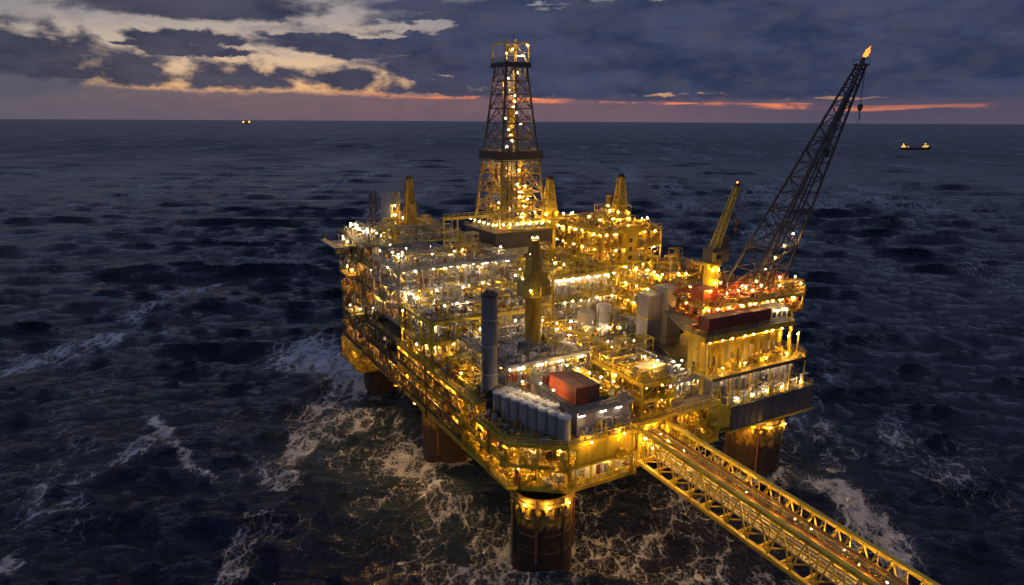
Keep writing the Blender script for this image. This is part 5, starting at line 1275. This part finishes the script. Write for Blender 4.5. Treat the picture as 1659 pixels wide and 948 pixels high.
az = wm('ADD',az0,wm('ADD',wm('MULTIPLY_ADD',wa_,3.0,-1.5),wm('MULTIPLY_ADD',wf_,1.8,-0.9)))
el = wm('ADD',el0,wm('MULTIPLY',wm('ADD',wm('MULTIPLY_ADD',we_,1.6,-0.8),wm('MULTIPLY_ADD',wf_,0.8,-0.4)),wrange(el0,0.6,3.5,0.15,1.0)))
def blob(a0, e0, ra, re_up, re_dn=None):
    da = wm('MULTIPLY',wm('SUBTRACT',az,a0),1/ra); de = wm('SUBTRACT',el,e0)
    up = wm('MULTIPLY',wm('MAXIMUM',de,0.0),1/re_up); dn = wm('MULTIPLY',wm('MINIMUM',de,0.0),1/(re_dn or re_up))
    d2 = wm('ADD',wm('MULTIPLY',da,da),wm('ADD',wm('MULTIPLY',up,up),wm('MULTIPLY',dn,dn)))
    return wm('SUBTRACT',1.0,wm('SQRT',d2))
def union(bl):
    o = bl[0]
    for b_ in bl[1:]: o = wm('MAXIMUM',o,b_)
    return o
cum = union([blob(-28.0,3.0,4.0,1.7,0.8), blob(-20.3,2.75,5.2,1.6,0.7), blob(-13.0,2.75,3.8,1.5,0.7), blob(-6.5,2.4,5.5,1.2,0.6), blob(-34.0,4.3,4.6,1.9,1.5), blob(-41,4.5,7,2.5,1.9), blob(-31,2.9,2.2,.6,.5), blob(0,1.95,6,0.9,0.35)])
az = wm('ADD',az0,wm('MULTIPLY_ADD',wa_,9.0,-4.5))
bank = union([blob(22,6.5,36,6.5,6.6), blob(4,4.6,16,3.0,2.6), blob(-36,3.2,7,2.6,2.0), blob(-8.5,5.45,12,1.0,0.75), blob(-4,4.0,8,1.9,1.1), blob(-22.5,8.0,9.5,1.8,1.25), blob(-24.5,5.6,5.5,0.6,0.5), blob(-15.5,6.0,4.0,0.45,0.4), blob(-31,9.5,12,2.0,1.3), blob(-23.5,4.7,5,0.45,0.35), blob(-26.5,5.1,4,.4,.3), blob(0,10.8,14,1.7,1.8), blob(52,6,16,6,4.6)])
gaps = union([blob(10.5,9.1,7.0,0.9,0.75), blob(3.0,8.6,4.0,0.5,0.45), blob(13.9,2.05,5.2,0.22,0.2), blob(24.8,1.7,4.0,0.17,0.17), blob(-8,7.0,5.5,0.5,.4), blob(-10.5,6.3,3.5,0.25,.2), blob(-5.5,3.4,2.4,0.3,.25)])
az, el = az0, el0
Fc = wm('ADD',wm('MULTIPLY',cum,0.9),wm('MULTIPLY_ADD',nc_,1.9,-1.02))
Fb = wm('ADD',wm('MULTIPLY',wm('MINIMUM',bank,0.42),2.4),wm('MULTIPLY_ADD',nb_,2.7,-1.36))
Fb = wm('SUBTRACT',Fb,wm('MULTIPLY',wm('MAXIMUM',wm('ADD',gaps,wm('ADD',wm('MULTIPLY_ADD',ns_,2.2,-1.3),wm('MULTIPLY_ADD',nc_,2.0,-1.1))),0.0),1.9))
mc = wrange(Fc,-0.28,0.34); mb_ = wrange(Fb,-0.38,0.52)
high = wrange(el,9.5,14.0)
mask = wm('MAXIMUM',wm('MAXIMUM',mc,mb_),wm('MULTIPLY',high,wm('MULTIPLY_ADD',nb_,0.5,0.66,True)),clamp=True)
# clear sky behind the clouds
cr = WN.new('ShaderNodeValToRGB'); E = cr.color_ramp.elements
E[0].position = 0.0; E[0].color = (0.26,0.16,0.17,1); E[1].position = 1.0; E[1].color = (0.13,0.17,0.28,1)
for p, c in ((0.07,(0.48,0.21,0.14)),(0.13,(0.78,0.44,0.22)),(0.20,(0.76,0.53,0.32)),(0.32,(0.55,0.46,0.38)),(0.46,(0.36,0.345,0.36)),(0.62,(0.27,0.285,0.35))):
    e = E.new(p); e.color = (*c,1)
WL.new(wm('MULTIPLY',el,1/16.0),cr.inputs[0])
nish = WN.new('ShaderNodeTexSky'); nish.sky_type = 'NISHITA'; nish.sun_disc = False; nish.sun_elevation = R(1.5); nish.sun_rotation = TH+R(-16); nish.altitude = 100
glowaz = wrange(wm('ABSOLUTE',wm('ADD',az,15.0)),8,75,1.0,0.32)
clear = wmix(1.0,cr.outputs[0],glowaz,'MULTIPLY') if False else None
sc_ = WN.new('ShaderNodeVectorMath'); sc_.operation = 'SCALE'; WL.new(cr.outputs[0],sc_.inputs[0]); WL.new(glowaz,sc_.inputs['Scale'])
ni_ = WN.new('ShaderNodeVectorMath'); ni_.operation = 'SCALE'; WL.new(nish.outputs[0],ni_.inputs[0]); ni_.inputs['Scale'].default_value = 0.06
clear = wmix(0.12,sc_.outputs[0],ni_.outputs[0])
clear = wmix(wm('MULTIPLY',wrange(nb_,0.40,0.62,0.0,0.6),wrange(el,3.0,6.0,0.3,1.0)),clear,(0.17,0.17,0.21))
clear = wmix(wrange(nc_,0.45,0.66,0.0,0.35),clear,(0.22,0.20,0.22))
# clouds: slate, paler at thin edges
cs = wmix(wrange(nb_,0.34,0.66),(0.024,0.035,0.084),(0.056,0.068,0.132))
cs = wmix(wrange(az,-30,-6,0.85,0.0),cs,wmix(wrange(nb_,0.34,0.66),(0.042,0.044,0.070),(0.086,0.084,0.112)))
cs = wmix(wrange(nc_,0.35,0.7,0,0.4),cs,(0.085,0.084,0.122))
cs = wmix(wm('MULTIPLY',wrange(wm('ABSOLUTE',wm('ADD',az,16.0)),5,22,0.30,0.0),wrange(el,1.5,6,1.0,0.2)),cs,(0.105,0.072,0.085))
cs = wmix(high,cs,(0.275,0.345,0.560)); cs = wmix(wrange(el,18.0,40.0),cs,(0.100,0.135,0.250))
sky = wmix(mask,clear,cs)
# low haze band and the red streaks under the cloud base
band = wrange(wm('SUBTRACT',wm('ADD',el,wm('ADD',wm('MULTIPLY_ADD',ns_,0.7,-0.35),wm('MULTIPLY_ADD',nc_,1.5,-0.75))),wm('ADD',wrange(az,-37,-22,0.9,0.15),wrange(az,-8,6,0,-0.35))),1.55,2.05,1.0,0.0)
hz = wmix(wrange(az,-38,-4),(0.108,0.104,0.136),(0.165,0.103,0.138)); hz = wmix(wrange(az,8,28),hz,(0.085,0.072,0.122))
hz = wmix(wrange(nc_,0.35,0.7,0.0,0.35),hz,(0.075,0.075,0.115))
hz = wmix(wrange(el,0.0,1.2,0.25,0.0),hz,(0.12,0.095,0.13))
sky = wmix(wm('MULTIPLY',band,0.93),sky,hz)
sel = wm('ABSOLUTE',wm('SUBTRACT',wm('ADD',el,wm('MULTIPLY_ADD',ns_,1.2,-0.6)),wrange(az,-12,26,1.95,1.05,False)))
red = wm('MULTIPLY',wrange(sel,0.02,0.2,0.85,0.0),wm('MULTIPLY',wrange(az,-16,-4),wrange(az,15,38,1.0,0.28)))
red = wm('MULTIPLY',red,wrange(wnoise(0.22,0.5,1.0,5,0.6,12.0),0.42,0.58,0.05,1.0))
sky = wmix(red,sky,(1.0,0.27,0.10))
below = wrange(el,-0.6,-0.05,1.0,0.0); sky = wmix(below,sky,(0.03,0.035,0.055))
WL.new(sky,bg.inputs['Color']); bg.inputs['Strength'].default_value = 1.0
try: w.cycles.sampling_method = 'MANUAL'; w.cycles.sample_map_resolution = 1024
except Exception: pass

# weak last light from the gap in the clouds
sl = bpy.data.lights.new('sun_light','SUN'); sl.energy = 0.02; sl.angle = R(60); sl.color = (1,0.62,0.4)
so = bpy.data.objects.new('sun_light',sl); COL.objects.link(so)
a = TH+R(-16); d = -Vector((math.sin(a)*math.cos(R(4)),math.cos(a)*math.cos(R(4)),math.sin(R(4))))
so.rotation_euler = d.to_track_quat('-Z','Y').to_euler()

# ================================================================== CAMERA
cam = bpy.data.cameras.new('camera'); co = bpy.data.objects.new('camera',cam); COL.objects.link(co)
cam.sensor_width = 36; cam.lens = 36*1106/1659; cam.clip_start = 1; cam.clip_end = 200000
pit = math.atan(279/1106); fw = Vector((math.sin(TH)*math.cos(pit),math.cos(TH)*math.cos(pit),-math.sin(pit)))
rt = Vector((math.cos(TH),-math.sin(TH),0)); up = rt.cross(fw); ro = R(0.30)
rt2 = rt*math.cos(ro)+up*math.sin(ro); up2 = up*math.cos(ro)-rt*math.sin(ro)
M = Matrix((rt2,up2,-fw)).transposed().to_4x4(); M.translation = Vector((CAMX,CAMY,CAMZ)); co.matrix_world = M
sc.camera = co
sc.render.engine = 'CYCLES'
cy_ = sc.cycles
cy_.use_denoising = True; cy_.denoiser = 'OPENIMAGEDENOISE'; cy_.use_light_tree = True
cy_.max_bounces = 5; cy_.diffuse_bounces = 2; cy_.glossy_bounces = 3; cy_.transmission_bounces = 1; cy_.volume_bounces = 0
cy_.sample_clamp_indirect = 4; cy_.sample_clamp_direct = 0; cy_.caustics_reflective = False; cy_.caustics_refractive = False
vs_ = sc.view_settings; vs_.view_transform = 'Standard'; vs_.look = 'None'; vs_.exposure = 0; vs_.gamma = 1
